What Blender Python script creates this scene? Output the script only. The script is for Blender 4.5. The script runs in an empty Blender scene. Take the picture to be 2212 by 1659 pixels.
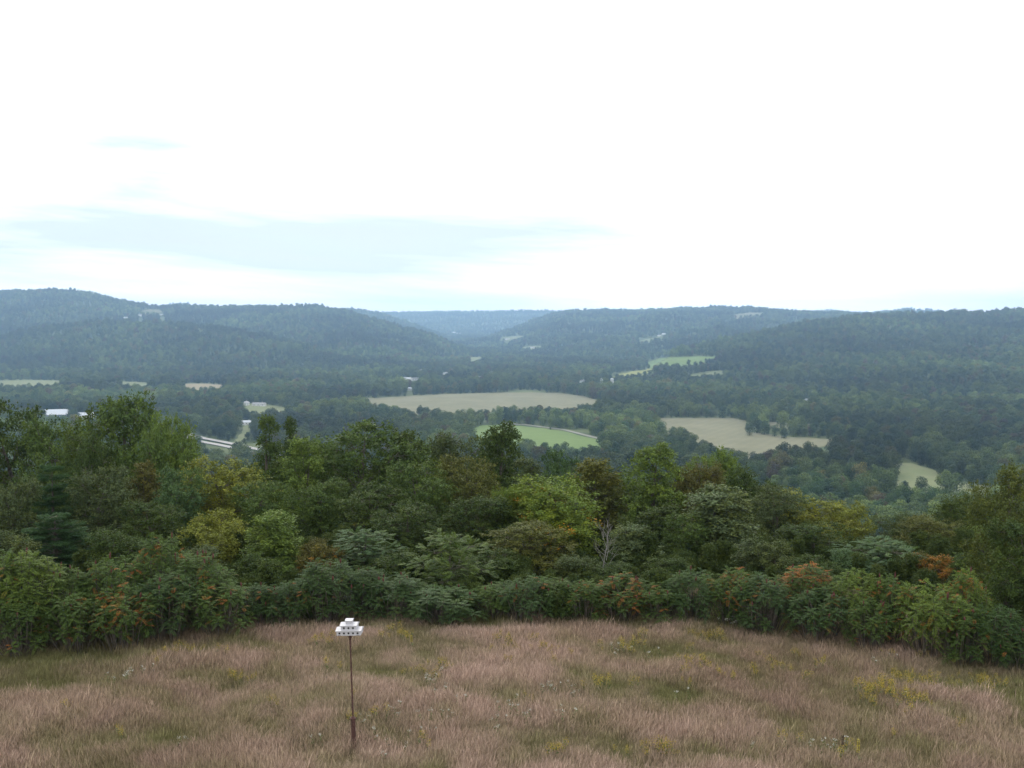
import bpy, bmesh, math, random
import numpy as np
from mathutils import Vector, Matrix
from mathutils.geometry import delaunay_2d_cdt

# ------------------------------------------------------------------ camera, sky, sun, exposure
SC = bpy.context.scene
ROOT = SC.collection
CAMZ = 13.2
F = 2212.0                      # focal length in units of a 2212-wide picture (36 mm lens on 36 mm)
PITCH = math.atan(139.5 / F)
cam_data = bpy.data.cameras.new('camera')
cam_data.sensor_width = 36.0; cam_data.lens = 36.0
cam_data.clip_start = 0.5; cam_data.clip_end = 40000
cam = bpy.data.objects.new('camera', cam_data); ROOT.objects.link(cam)
cam.location = (0, 0, CAMZ)
cam.rotation_euler = (math.pi / 2 - PITCH, 0, 0)
SC.camera = cam

SUN_EL, SUN_AZ = math.radians(33), math.radians(-9)     # behind thin cloud, ahead of the view
world = bpy.data.worlds.new('World'); SC.world = world; world.use_nodes = True
def build_world():
    nt = world.node_tree; N = nt.nodes; L = nt.links; N.clear()
    out = N.new('ShaderNodeOutputWorld')
    sky = N.new('ShaderNodeTexSky'); sky.sky_type = 'NISHITA'; sky.sun_disc = False
    sky.sun_elevation = SUN_EL; sky.sun_rotation = SUN_AZ; sky.dust_density = 0.6; sky.altitude = 300
    bg1 = N.new('ShaderNodeBackground'); bg1.inputs['Strength'].default_value = 0.070
    L.new(sky.outputs[0], bg1.inputs['Color'])
    bg2 = N.new('ShaderNodeBackground'); bg2.inputs['Color'].default_value = (1.0, 0.985, 0.965, 1); bg2.inputs['Strength'].default_value = 1.9
    tc = N.new('ShaderNodeTexCoord')
    mp = N.new('ShaderNodeMapping'); mp.inputs['Scale'].default_value = (1.2, 1.2, 9.0); mp.inputs['Location'].default_value = (1.45, 3.0, 1.78)
    L.new(tc.outputs['Generated'], mp.inputs['Vector'])
    nz = N.new('ShaderNodeTexNoise'); nz.inputs['Scale'].default_value = 1.0; nz.inputs['Detail'].default_value = 7; nz.inputs['Roughness'].default_value = 0.52
    nz.inputs['Distortion'].default_value = 0.35
    L.new(mp.outputs[0], nz.inputs['Vector'])
    rp = N.new('ShaderNodeValToRGB')
    rp.color_ramp.elements[0].position = 0.64; rp.color_ramp.elements[0].color = (1, 1, 1, 1)
    rp.color_ramp.elements[1].position = 0.85; rp.color_ramp.elements[1].color = (0.12, 0.12, 0.12, 1)
    L.new(nz.outputs['Fac'], rp.inputs['Fac'])
    cr = N.new('ShaderNodeValToRGB')                     # bright cloud and its blue-grey shaded bands
    cr.color_ramp.elements[0].position = 0.47; cr.color_ramp.elements[0].color = (1.0, 0.985, 0.965, 1)
    cr.color_ramp.elements[1].position = 0.67; cr.color_ramp.elements[1].color = (0.455, 0.515, 0.535, 1)
    L.new(nz.outputs['Fac'], cr.inputs['Fac']); L.new(cr.outputs['Color'], bg2.inputs['Color'])
    mx = N.new('ShaderNodeMixShader')
    L.new(rp.outputs['Color'], mx.inputs['Fac']); L.new(bg1.outputs[0], mx.inputs[1]); L.new(bg2.outputs[0], mx.inputs[2])
    L.new(mx.outputs[0], out.inputs['Surface'])
build_world()

sd = bpy.data.lights.new('sun', 'SUN'); sd.energy = 1.5; sd.angle = math.radians(16); sd.color = (1.0, 0.95, 0.88)
sun = bpy.data.objects.new('sun', sd); ROOT.objects.link(sun)
_sdir = Vector((math.sin(SUN_AZ) * math.cos(SUN_EL), math.cos(SUN_AZ) * math.cos(SUN_EL), math.sin(SUN_EL)))
sun.rotation_euler = (-_sdir).to_track_quat('-Z', 'Y').to_euler()
sun.location = (0, 60, 200)

SC.view_settings.view_transform = 'Standard'; SC.view_settings.look = 'None'
SC.view_settings.exposure = 0.0; SC.view_settings.gamma = 1.0
SC.render.engine = 'CYCLES'
cy = SC.cycles
cy.max_bounces = 6; cy.diffuse_bounces = 3; cy.glossy_bounces = 2; cy.transmission_bounces = 4; cy.volume_bounces = 3
cy.transparent_max_bounces = 8; cy.use_denoising = True; cy.denoiser = 'OPENIMAGEDENOISE'; cy.denoising_input_passes = 'RGB_ALBEDO_NORMAL'
cy.sample_clamp_indirect = 4.0

# ------------------------------------------------------------------ helpers
rng = np.random.default_rng(7)
def link(o, parent=None):
    ROOT.objects.link(o)
    if parent is not None: o.parent = parent
    return o
def tag(o, label=None, cat=None, group=None, kind=None):
    if label: o['label'] = label
    if cat: o['category'] = cat
    if group: o['group'] = group
    if kind: o['kind'] = kind
    return o
def mesh_np(name, verts, faces, mat=None, attrs=None, smooth=False):
    """faces: (n,k) int array (all the same size)"""
    me = bpy.data.meshes.new(name)
    verts = np.asarray(verts, np.float32); faces = np.asarray(faces, np.int32)
    n, k = faces.shape
    me.vertices.add(len(verts)); me.vertices.foreach_set('co', verts.ravel())
    me.loops.add(n * k); me.loops.foreach_set('vertex_index', faces.ravel())
    me.polygons.add(n); me.polygons.foreach_set('loop_start', np.arange(0, n * k, k, dtype=np.int32))
    if smooth: me.polygons.foreach_set('use_smooth', np.ones(n, bool))
    me.update(calc_edges=True)
    for a, (typ, vals) in (attrs or {}).items():
        at = me.attributes.new(a, typ, 'POINT')
        vals = np.asarray(vals, np.float32)
        at.data.foreach_set('value' if typ == 'FLOAT' else ('vector' if typ == 'FLOAT_VECTOR' else 'color'), vals.ravel())
    if mat: me.materials.append(mat)
    return me
def obj(name, me, parent=None, loc=(0, 0, 0)):
    o = bpy.data.objects.new(name, me); o.location = loc
    return link(o, parent)
def bm_mesh(name, bm, mat=None):
    me = bpy.data.meshes.new(name); bm.to_mesh(me); bm.free()
    if mat: me.materials.append(mat)
    return me
def box(bm, c, s, rz=0.0):
    r = bmesh.ops.create_cube(bm, size=1.0)
    M = Matrix.Translation(c) @ Matrix.Rotation(rz, 4, 'Z') @ Matrix.Diagonal((s[0], s[1], s[2], 1))
    bmesh.ops.transform(bm, matrix=M, verts=r['verts']); return r['verts']
def cyl(bm, a, b, r1, r2=None, seg=10):
    a = Vector(a); b = Vector(b); r2 = r1 if r2 is None else r2
    d = b - a
    r = bmesh.ops.create_cone(bm, cap_ends=True, segments=seg, radius1=r1, radius2=r2, depth=d.length)
    M = Matrix.Translation((a + b) / 2) @ d.to_track_quat('Z', 'Y').to_matrix().to_4x4()
    bmesh.ops.transform(bm, matrix=M, verts=r['verts']); return r['verts']

def smoothstep(a, b, x):
    t = np.clip((x - a) / (b - a), 0, 1); return t * t * (3 - 2 * t)
class SinNoise:
    def __init__(s, seed, scale, octaves=3, waves=7):
        r = np.random.default_rng(seed); s.w = []
        for o in range(octaves):
            for _ in range(waves):
                a = r.uniform(0, 2 * math.pi); k = 2 * math.pi / (scale / 2 ** o) * r.uniform(0.6, 1.5)
                s.w.append((k * math.cos(a), k * math.sin(a), r.uniform(0, 6.28), 0.55 ** o))
        s.n = math.sqrt(sum(w[3] ** 2 for w in s.w) / 2)
    def __call__(s, x, y):
        t = 0.0
        for kx, ky, p, a in s.w: t = t + a * np.sin(kx * x + ky * y + p)
        return t / s.n                     # about unit variance

def ray(px, py):
    """picture position (2212-wide picture) -> slopes x/y and z/y of the view ray"""
    a = (np.asarray(px, float) - 1106) / F; b = (829.5 - np.asarray(py, float)) / F
    y = math.cos(PITCH) + b * math.sin(PITCH); z = -math.sin(PITCH) + b * math.cos(PITCH)
    return a / y, z / y
def project(x, y, z):
    dz = z - CAMZ
    f = y * math.cos(PITCH) - dz * math.sin(PITCH); u = y * math.sin(PITCH) + dz * math.cos(PITCH)
    return 1106 + F * x / f, 829.5 - F * u / f

# ------------------------------------------------------------------ materials
def new_mat(name):
    m = bpy.data.materials.new(name); m.use_nodes = True
    nt = m.node_tree; nt.nodes.clear()
    o = nt.nodes.new('ShaderNodeOutputMaterial')
    return m, nt.nodes, nt.links, o
def mix_rgb(N, L, fac, a, b, blend='MIX'):
    m = N.new('ShaderNodeMix'); m.data_type = 'RGBA'; m.blend_type = blend
    for s, v in ((0, fac), (6, a), (7, b)):
        if isinstance(v, (int, float)): m.inputs[s].default_value = v
        elif isinstance(v, (tuple, list)): m.inputs[s].default_value = (*v[:3], 1)
        else: L.new(v, m.inputs[s])
    return m.outputs[2]
def math_node(N, L, op, a, b=0.0, clamp=False):
    m = N.new('ShaderNodeMath'); m.operation = op; m.use_clamp = clamp
    for i, v in enumerate((a, b)):
        if isinstance(v, (int, float)): m.inputs[i].default_value = v
        else: L.new(v, m.inputs[i])
    return m.outputs[0]
def maprange(N, L, v, a, b, c, d):
    m = N.new('ShaderNodeMapRange'); L.new(v, m.inputs['Value'])
    for k, x in zip(('From Min', 'From Max', 'To Min', 'To Max'), (a, b, c, d)): m.inputs[k].default_value = x
    return m.outputs[0]
def noise_tex(N, L, scale, detail=4, coord='Object', rough=0.55, vec=None):
    n = N.new('ShaderNodeTexNoise'); n.inputs['Scale'].default_value = scale; n.inputs['Detail'].default_value = detail
    n.inputs['Roughness'].default_value = rough
    if vec is None:
        tc = N.new('ShaderNodeTexCoord'); vec = tc.outputs[coord]
    L.new(vec, n.inputs['Vector']); return n.outputs['Fac']
def plain_mat(name, col, rough=0.6, var=0.15, scale=20.0, metallic=0.0, bump=0.0):
    m, N, L, o = new_mat(name)
    p = N.new('ShaderNodeBsdfPrincipled'); p.inputs['Roughness'].default_value = rough; p.inputs['Metallic'].default_value = metallic
    f = noise_tex(N, L, scale, 5)
    dark = tuple(c * (1 - var * 1.6) for c in col); light = tuple(min(1, c * (1 + var)) for c in col)
    r = maprange(N, L, f, 0.3, 0.7, 0, 1)
    L.new(mix_rgb(N, L, r, dark, light), p.inputs['Base Color'])
    if bump:
        b = N.new('ShaderNodeBump'); b.inputs['Strength'].default_value = bump; b.inputs['Distance'].default_value = 0.01
        L.new(f, b.inputs['Height']); L.new(b.outputs[0], p.inputs['Normal'])
    L.new(p.outputs[0], o.inputs['Surface']); return m

def leaf_mat(name, instanced=False, lo=0.50, hi=1.55, trans=0.2, yellow=(1.35, 1.15, 0.55), autumn=((0.30, 0.19, 0.03), (0.27, 0.075, 0.03))):
    """leaf colour: the thing's own tint, varied leaf by leaf (lv) and spray by spray (hv); the alpha of the tint is the share of turned sprays"""
    m, N, L, o = new_mat(name)
    if instanced:
        a = N.new('ShaderNodeAttribute'); a.attribute_type = 'INSTANCER'; a.attribute_name = 'tint'
        tint = a.outputs['Color']; aut = None
    else:
        oi = N.new('ShaderNodeObjectInfo'); tint = oi.outputs['Color']; aut = oi.outputs['Alpha']
    lv = N.new('ShaderNodeAttribute'); lv.attribute_name = 'lv'
    hv = N.new('ShaderNodeAttribute'); hv.attribute_name = 'hv'
    k = maprange(N, L, lv.outputs['Fac'], 0, 1, lo, hi)
    c = mix_rgb(N, L, 1.0, tint, k, 'MULTIPLY')
    y = mix_rgb(N, L, 1.0, c, yellow, 'MULTIPLY')
    hm = maprange(N, L, hv.outputs['Fac'], 0.35, 1.0, 0, 0.8)
    c = mix_rgb(N, L, hm, c, y)
    if aut is not None:
        thr = math_node(N, L, 'SUBTRACT', 1.0, aut)
        d = math_node(N, L, 'SUBTRACT', hv.outputs['Fac'], thr)
        mk = maprange(N, L, d, -0.02, 0.03, 0, 0.9)
        ac = mix_rgb(N, L, lv.outputs['Fac'], autumn[0], autumn[1])
        c = mix_rgb(N, L, mk, c, ac)
    p = N.new('ShaderNodeBsdfPrincipled'); p.inputs['Roughness'].default_value = 0.6; p.inputs['Specular IOR Level'].default_value = 0.07
    t = N.new('ShaderNodeBsdfTranslucent')
    L.new(c, p.inputs['Base Color'])
    c2 = mix_rgb(N, L, 1.0, c, (1.25, 1.2, 0.6), 'MULTIPLY'); L.new(c2, t.inputs['Color'])
    mx = N.new('ShaderNodeMixShader'); mx.inputs[0].default_value = trans
    L.new(p.outputs[0], mx.inputs[1]); L.new(t.outputs[0], mx.inputs[2]); L.new(mx.outputs[0], o.inputs['Surface'])
    return m

M_LEAF = leaf_mat('leaf')
M_LEAF_I = leaf_mat('leaf_woods', instanced=True)
M_SUMAC = leaf_mat('sumac_leaf', lo=0.7, hi=1.35, trans=0.22, yellow=(1.2, 1.1, 0.6), autumn=((0.30, 0.14, 0.035), (0.20, 0.042, 0.025)))
M_MAPLE = leaf_mat('maple_leaf', lo=0.75, hi=1.3, yellow=(1.6, 1.25, 0.5), autumn=((0.50, 0.30, 0.03), (0.52, 0.19, 0.03)))
M_BARK = plain_mat('bark', (0.10, 0.085, 0.07), 0.9, 0.3, 6)
M_DEAD = plain_mat('dead_wood', (0.20, 0.19, 0.18), 0.85, 0.2, 8)
M_FRUIT = plain_mat('sumac_fruit', (0.085, 0.022, 0.018), 0.8, 0.3, 20)

# ------------------------------------------------------------------ terrain
VALLEY = -140.0
n_val = SinNoise(3, 420, 2); n_hill = SinNoise(5, 700, 3); n_hill2 = SinNoise(6, 210, 2)
_sy = np.linspace(-120, 900, 2041)
_sl = 0.03 + 0.31 * smoothstep(45, 78, _sy) + 0.0 * _sy
_sl[_sy < 20] = 0.02
_sz = -np.concatenate([[0], np.cumsum((_sl[1:] + _sl[:-1]) / 2 * np.diff(_sy))])
_sz -= np.interp(32, _sy, _sz)
n_mead = SinNoise(9, 9, 2)

# each hill: (picture x, picture y of its skyline, distance of ridge, distance of foot)
HILLS = [
 dict(n=5, p=[(-300, 790, 3300, 2900), (-120, 748, 3400, 2900), (0, 724, 3450, 2890), (100, 703, 3500, 2890), (200, 693, 3500, 2880), (300, 692, 3500, 2880), (400, 697, 3480, 2870), (500, 708, 3450, 2870),
              (600, 728, 3400, 2860), (700, 755, 3300, 2860), (780, 780, 3200, 2870), (860, 806, 3060, 2900), (900, 830, 3000, 2950)]),
 dict(n=10, p=[(-500, 640, 4800, 3300), (-100, 630, 4850, 3400), (0, 628, 4850, 3450), (90, 626, 4850, 3450), (150, 626, 4830, 3450), (190, 632, 4820, 3450), (240, 643, 4800, 3450), (290, 653, 4800, 3450), (330, 660, 4800, 3450), (430, 660, 4780, 3400), (640, 660, 4700, 3300),
               (700, 661, 4650, 3200), (760, 673, 4550, 3050), (850, 700, 4450, 3150), (930, 721, 4400, 3600), (1000, 748, 4420, 4000), (1045, 772, 4480, 4250), (1080, 800, 4500, 4300)]),
 dict(n=12, p=[(480, 700, 6900, 5700), (600, 678, 6900, 5700), (700, 669, 6800, 5700), (760, 666, 6700, 5700), (790, 669, 6650, 5700), (840, 681, 6550, 5650), (900, 702, 6450, 5700), (960, 723, 6400, 5800), (1010, 742, 6400, 6000), (1040, 770, 6400, 6100)]),
 dict(n=14, p=[(500, 700, 9600, 7600), (700, 685, 9600, 7600), (840, 676, 9500, 7500), (900, 674, 9500, 7500), (1000, 673, 9500, 7500), (1100, 672, 9500, 7500), (1180, 671, 9500, 7500), (1260, 674, 9500, 7500), (1400, 690, 9500, 7600)]),
 dict(n=14, p=[(930, 770, 6000, 5800), (985, 744, 6050, 5600), (1050, 728, 6150, 5000), (1100, 711, 6200, 4500), (1150, 692, 6300, 4200), (1195, 676, 6350, 3950), (1240, 670, 6350, 3800), (1300, 669, 6300, 3600), (1380, 670, 6200, 3400), (1450, 667, 6100, 3250),
               (1550, 663, 6000, 3200), (1620, 664, 5950, 3200), (1720, 673, 5800, 3200), (1840, 676, 5700, 3300), (2000, 690, 5600, 3400), (2400, 710, 5500, 3500)]),
 dict(n=8, p=[(1330, 850, 2600, 2420), (1380, 800, 2750, 2420), (1420, 773, 2880, 2400), (1450, 759, 2980, 2380), (1500, 746, 3100, 2340), (1600, 723, 3300, 2200), (1700, 704, 3500, 2090), (1830, 684, 3700, 2000), (1900, 677, 3800, 1980), (2000, 675, 3850, 1950),
              (2100, 675, 3900, 1880), (2212, 668, 3950, 1800), (2350, 655, 4000, 1750), (2700, 650, 4000, 1700)]),
 dict(n=10, p=[(1650, 690, 8200, 7000), (1740, 676, 8200, 7000), (1780, 671, 8200, 7000), (1815, 671, 8200, 7000), (1840, 676, 8200, 7000), (1880, 676, 8000, 6800), (1940, 669, 8000, 6800), (1985, 668, 8000, 6800), (2050, 674, 8000, 6800), (2150, 686, 8000, 6800), (2400, 690, 8000, 6800)]),
 dict(n=8, p=[(300, 672, 7600, 6400), (345, 662, 7600, 6400), (380, 656, 7600, 6400), (410, 657, 7600, 6400), (445, 664, 7600, 6400), (500, 672, 7600, 6400)]),
]
TREE_H = 13.0
for hdef in HILLS:
    P = np.array(hdef['p'], float)
    tx, tz = ray(P[:, 0], P[:, 1])
    hdef['u'] = tx; hdef['yr'] = P[:, 2]; hdef['yb'] = P[:, 3]
    hdef['zr'] = CAMZ + tz * P[:, 2] - TREE_H

def valley(x, y):
    return VALLEY + 0.010 * np.maximum(0, y - 4200) + 0.9 * n_val(x, y)
def height(x, y):
    x = np.asarray(x, float); y = np.asarray(y, float)
    V = valley(x, y)
    ax = np.minimum(np.abs(x), 60.0)
    near = np.interp(y, _sy, _sz) - 0.0011 * ax * ax + 0.07 * n_mead(x, y) * (y < 300)
    ys = np.maximum(y, 1.0); u = x / ys
    hill = V - 40.0
    for i, h in enumerate(HILLS):
        zr = np.interp(u, h['u'], h['zr']); yr = np.interp(u, h['u'], h['yr']); yb = np.interp(u, h['u'], h['yb'])
        t = (y - yb) / (yr - yb); tc = np.clip(t, 0, 1)
        S = 0.55 * tc + 0.45 * tc * tc * (3 - 2 * tc)
        z = V + (zr - V) * S
        z = z + h['n'] * (n_hill(x + 977 * i, y) * 0.8 + 0.35 * n_hill2(x, y + 531 * i)) * np.sin(np.pi * np.clip(tc, 0, 1) ** 0.8)
        z = np.where(t > 1, zr - (y - yr) * 0.12, z)
        z = np.where(t <= 0, V - 40.0 + 0 * z, z)
        end = (u < h['u'][0]) | (u > h['u'][-1])
        z = np.where(end & (i not in (1, 5)), V - 40.0, z)
        hill = np.maximum(hill, z)
    base = np.maximum(V, hill)
    k = 14.0
    near = np.where(y > 850, base - 3 * k, near)
    d = np.clip(0.5 + 0.5 * (near - base) / k, 0, 1)
    return base * (1 - d) + near * d + k * d * (1 - d)

def cast(px, py):
    """where view rays meet the terrain"""
    tx, tz = ray(px, py); tx = np.atleast_1d(tx); tz = np.atleast_1d(tz)
    ys = np.geomspace(20, 11500, 900)
    A = tx[:, None] * ys[None]; Yb = np.broadcast_to(ys[None], A.shape)
    below = CAMZ + tz[:, None] * ys[None] <= height(A, Yb)
    j = np.where(below.any(1), below.argmax(1), len(ys) - 1)
    a, b = ys[np.maximum(j - 1, 0)], ys[j]
    for _ in range(18):
        m = (a + b) / 2; hit = CAMZ + tz * m <= height(tx * m, m)
        b = np.where(hit, m, b); a = np.where(hit, a, m)
    return np.column_stack([tx * b, b, height(tx * b, b)])

def ground_material():
    m, N, L, o = new_mat('ground_soil')
    p = N.new('ShaderNodeBsdfPrincipled'); p.inputs['Roughness'].default_value = 0.95; p.inputs['Specular IOR Level'].default_value = 0.1
    f1 = noise_tex(N, L, 0.35, 8); f2 = noise_tex(N, L, 0.012, 6)
    a = mix_rgb(N, L, maprange(N, L, f1, 0.35, 0.65, 0, 1), (0.10, 0.085, 0.045), (0.075, 0.085, 0.03))
    geo = N.new('ShaderNodeNewGeometry'); sx = N.new('ShaderNodeSeparateXYZ'); L.new(geo.outputs['Position'], sx.inputs[0])
    b = mix_rgb(N, L, maprange(N, L, f2, 0.35, 0.65, 0, 1), (0.055, 0.080, 0.030), (0.105, 0.125, 0.050))
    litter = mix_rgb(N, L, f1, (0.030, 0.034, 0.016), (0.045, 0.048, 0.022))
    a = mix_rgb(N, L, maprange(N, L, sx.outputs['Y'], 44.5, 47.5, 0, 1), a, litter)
    far = maprange(N, L, sx.outputs['Y'], 450, 700, 0, 1)
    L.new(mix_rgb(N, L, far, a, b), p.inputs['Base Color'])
    bp = N.new('ShaderNodeBump'); bp.inputs['Strength'].default_value = 0.5; bp.inputs['Distance'].default_value = 0.2
    L.new(f1, bp.inputs['Height']); L.new(bp.outputs[0], p.inputs['Normal'])
    L.new(p.outputs[0], o.inputs['Surface']); return m
def build_ground():
    ys = np.concatenate([np.linspace(-110, 20, 14), np.linspace(21, 60, 70), np.geomspace(61, 10400, 520)])
    us = np.linspace(-0.72, 0.72, 330)
    Y, U = np.meshgrid(ys, us, indexing='ij'); X = U * (np.maximum(Y, 0) + 110)
    Z = height(X, Y)
    nj, ni = Y.shape
    V = np.stack([X, Y, Z], -1).reshape(-1, 3)
    idx = np.arange(nj * ni).reshape(nj, ni)
    Fc = np.stack([idx[:-1, :-1], idx[:-1, 1:], idx[1:, 1:], idx[1:, :-1]], -1).reshape(-1, 4)
    o = obj('ground', mesh_np('ground', V, Fc, ground_material(), smooth=True))
    tag(o, 'hilltop meadow soil falling away to the wooded valley and hills', kind='structure')
build_ground()

# ------------------------------------------------------------------ fields, tracks and roads on the valley floor
def crop_material(name, c1, c2, scale, rows=None):
    m, N, L, o = new_mat(name)
    p = N.new('ShaderNodeBsdfPrincipled'); p.inputs['Roughness'].default_value = 0.95; p.inputs['Specular IOR Level'].default_value = 0.05
    f = noise_tex(N, L, scale, 8); g = noise_tex(N, L, scale * 9, 3)
    k = math_node(N, L, 'ADD', math_node(N, L, 'MULTIPLY', f, 0.6), math_node(N, L, 'MULTIPLY', g, 0.4))
    c = mix_rgb(N, L, maprange(N, L, k, 0.36, 0.64, 0, 1), c1, c2)
    if rows:
        tc = N.new('ShaderNodeTexCoord'); mp = N.new('ShaderNodeMapping'); mp.inputs['Rotation'].default_value = (0, 0, rows)
        L.new(tc.outputs['Object'], mp.inputs['Vector'])
        w = N.new('ShaderNodeTexWave'); w.inputs['Scale'].default_value = 0.02; w.inputs['Distortion'].default_value = 1.5; w.inputs['Detail'].default_value = 3
        L.new(mp.outputs[0], w.inputs['Vector'])
        c = mix_rgb(N, L, maprange(N, L, w.outputs['Fac'], 0, 1, 0, 0.14), c, tuple(v * 0.6 for v in c1))
    L.new(c, p.inputs['Base Color']); L.new(p.outputs[0], o.inputs['Surface']); return m
M_TAN = crop_material('ripe_crop', (0.165, 0.163, 0.102), (0.215, 0.206, 0.132), 0.02, 0.5)
M_GREEN = crop_material('green_pasture', (0.125, 0.185, 0.060), (0.165, 0.225, 0.082), 0.015, 1.1)
M_PALE = crop_material('pale_grass', (0.15, 0.18, 0.085), (0.205, 0.215, 0.12), 0.03)
M_YELLOW = crop_material('yellow_meadow', (0.26, 0.24, 0.07), (0.22, 0.26, 0.09), 0.05)
M_CONC = plain_mat('concrete_road', (0.31, 0.30, 0.29), 0.9, 0.08, 0.3)
M_GRAVEL = plain_mat('gravel_track', (0.24, 0.235, 0.20), 0.95, 0.15, 0.2)

CLEAR = []                                        # ground-plan polygons kept free of trees
def inside(poly, x, y):
    r = np.zeros(np.shape(x), bool); n = len(poly)
    for i in range(n):
        x1, y1 = poly[i]; x2, y2 = poly[(i + 1) % n]
        c = ((y1 > y) != (y2 > y)); r ^= c & (x < (x2 - x1) * (y - y1) / (y2 - y1 + 1e-12) + x1)
    return r
def densify(pts, n=6):
    q = []
    for i in range(len(pts)):
        a = np.array(pts[i], float); b = np.array(pts[(i + 1) % len(pts)], float)
        for k in range(n): q.append(a + (b - a) * k / n)
    return np.array(q)
VIS = []
def field(name, label, mat, px, lift=0.25, rough=1.0, vis=None):
    v = np.array(vis or px, float)
    if vis is None: v[:, 1] = v[:, 1].min() - 1 + (v[:, 1] - v[:, 1].min()) * 0.45
    VIS.append(v)
    P = densify(px, 6)
    W = cast(P[:, 0], P[:, 1])[:, :2]
    step = np.linalg.norm(np.roll(W, -1, 0) - W, axis=1).mean()
    jr = np.random.default_rng(abs(hash(label)) % 1000 if False else len(label))
    W = W + jr.normal(0, 0.10 * step * rough, W.shape)
    lo, hi = W.min(0), W.max(0); g = max(14.0, (hi - lo).max() / 60)
    gx, gy = np.meshgrid(np.arange(lo[0], hi[0], g), np.arange(lo[1], hi[1], g)); gx = gx.ravel(); gy = gy.ravel()
    k = inside(W, gx, gy); pts = [Vector(p) for p in W] + [Vector(p) for p in zip(gx[k], gy[k])]
    n = len(W)
    vs, es, fs, *_ = delaunay_2d_cdt(pts, [(i, (i + 1) % n) for i in range(n)], [], 1, 1e-3)
    v = np.array([(p.x, p.y) for p in vs]); z = height(v[:, 0], v[:, 1]) + lift
    me = bpy.data.meshes.new(name); me.from_pydata(np.column_stack([v, z]).tolist(), [], [list(f) for f in fs]); me.materials.append(mat)
    for f in me.polygons: f.use_smooth = True
    me.update()
    CLEAR.append(W)
    return tag(obj(name, me), label, kind='structure')

field('ripe_field', 'wide pale tan crop field crossing the middle of the valley', M_TAN,
      [(785, 861), (860, 857), (960, 851), (1090, 848), (1200, 848), (1255, 855), (1310, 870), (1290, 890), (1183, 895), (1100, 892), (1000, 902), (890, 904), (850, 885), (800, 870)],
      vis=[(785, 861), (960, 851), (1090, 848), (1200, 848), (1255, 855), (1305, 870), (1183, 880), (1116, 876), (1060, 884), (941, 886), (890, 888), (870, 880), (800, 868)])
field('green_field', 'bright green pasture sloping behind the near treetops', M_GREEN,
      [(1008, 929), (1042, 919), (1085, 917), (1133, 921), (1217, 932), (1306, 955), (1300, 992), (1170, 985), (1080, 970), (1015, 950)],
      vis=[(1010, 928), (1042, 919), (1085, 917), (1133, 921), (1217, 932), (1303, 955), (1298, 966), (1167, 951), (1085, 942), (1020, 934)])
field('ripe_field', 'tan crop field with a rounded clump of trees at its corner', M_TAN,
      [(1420, 903), (1584, 903), (1612, 909), (1614, 932), (1705, 944), (1810, 950), (1818, 958), (1725, 972), (1675, 993), (1600, 996), (1520, 978), (1470, 950), (1425, 928)],
      vis=[(1420, 903), (1584, 903), (1612, 909), (1614, 932), (1705, 944), (1810, 950), (1800, 957), (1705, 955), (1658, 970), (1609, 974), (1560, 962), (1505, 942), (1460, 920), (1425, 912)])
field('ripe_field', 'narrow tan field showing behind the clump of rounded trees', M_TAN,
      [(1655, 911), (1720, 913), (1795, 918), (1790, 934), (1720, 930), (1660, 926)],
      vis=[(1672, 911), (1705, 913), (1705, 919), (1672, 917)])
field('stubble_field', 'small grey green field low among the dark valley woods', M_PALE,
      [(1930, 1003), (1965, 999), (2019, 1016), (2035, 1032), (2100, 1045), (2152, 1052), (2155, 1095), (2060, 1080), (1990, 1062), (1930, 1050)],
      vis=[(1932, 1003), (1965, 999), (2019, 1016), (2010, 1032), (2040, 1042), (2144, 1052), (2135, 1070), (2037, 1052), (1935, 1034)])
field('green_field', 'pale green hillside field under the wooded spur', M_GREEN,
      [(1397, 785), (1425, 774), (1480, 771), (1552, 769), (1530, 779), (1490, 790), (1450, 800), (1410, 806)])
field('yellow_field', 'yellowish meadow strip above the pair of white silos', M_YELLOW,
      [(1316, 817), (1345, 806), (1402, 796), (1412, 801), (1375, 818), (1325, 830)])
field('pasture_strip', 'thin light green strip climbing the foot of the wooded spur', M_PALE,
      [(1478, 814), (1560, 799), (1566, 806), (1500, 825)])
field('pasture_strip', 'thin pale strip of grass below the long dark hill', M_PALE,
      [(-10, 822), (60, 821), (128, 822), (132, 838), (-10, 840)])
field('plough_strip', 'small brownish field between hedges under the long dark hill', crop_material('plough', (0.24, 0.20, 0.13), (0.28, 0.24, 0.15), 0.03),
      [(398, 829), (440, 829), (480, 831), (478, 850), (400, 850)])
field('pasture_strip', 'pale clearing beside the brownish field', M_PALE, [(262, 824), (325, 827), (322, 842), (262, 840)])
field('clearing', 'grassy clearing with a gravel patch among valley trees', M_PALE, [(520, 873), (560, 870), (616, 880), (618, 900), (540, 905), (522, 890)])
field('grass_ride', 'straight light green strip running up through the woods', M_PALE, [(534, 913), (546, 915), (530, 958), (496, 958), (520, 936)])
field('saddle_field', 'tan hilltop field in the saddle of the long hill', M_TAN, [(306, 672), (322, 668), (340, 669), (352, 674), (350, 682), (306, 682)])
field('ridge_clearing', 'pale bare clearing high on the far ridge', M_TAN, [(1580, 681), (1620, 675), (1650, 676), (1640, 684), (1590, 689)])
field('pasture_strip', 'thin pale strip across the far slope with scattered houses', M_PALE, [(1080, 729), (1130, 725), (1132, 733), (1082, 738)])
field('pasture_strip', 'second thin pale strip lower on the far slope', M_PALE, [(1128, 749), (1168, 745), (1172, 754), (1130, 759)])
field('pasture_strip', 'sloping pale lane side on the far ridge flank', M_PALE, [(1378, 737), (1430, 725), (1436, 732), (1385, 746)])
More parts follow.
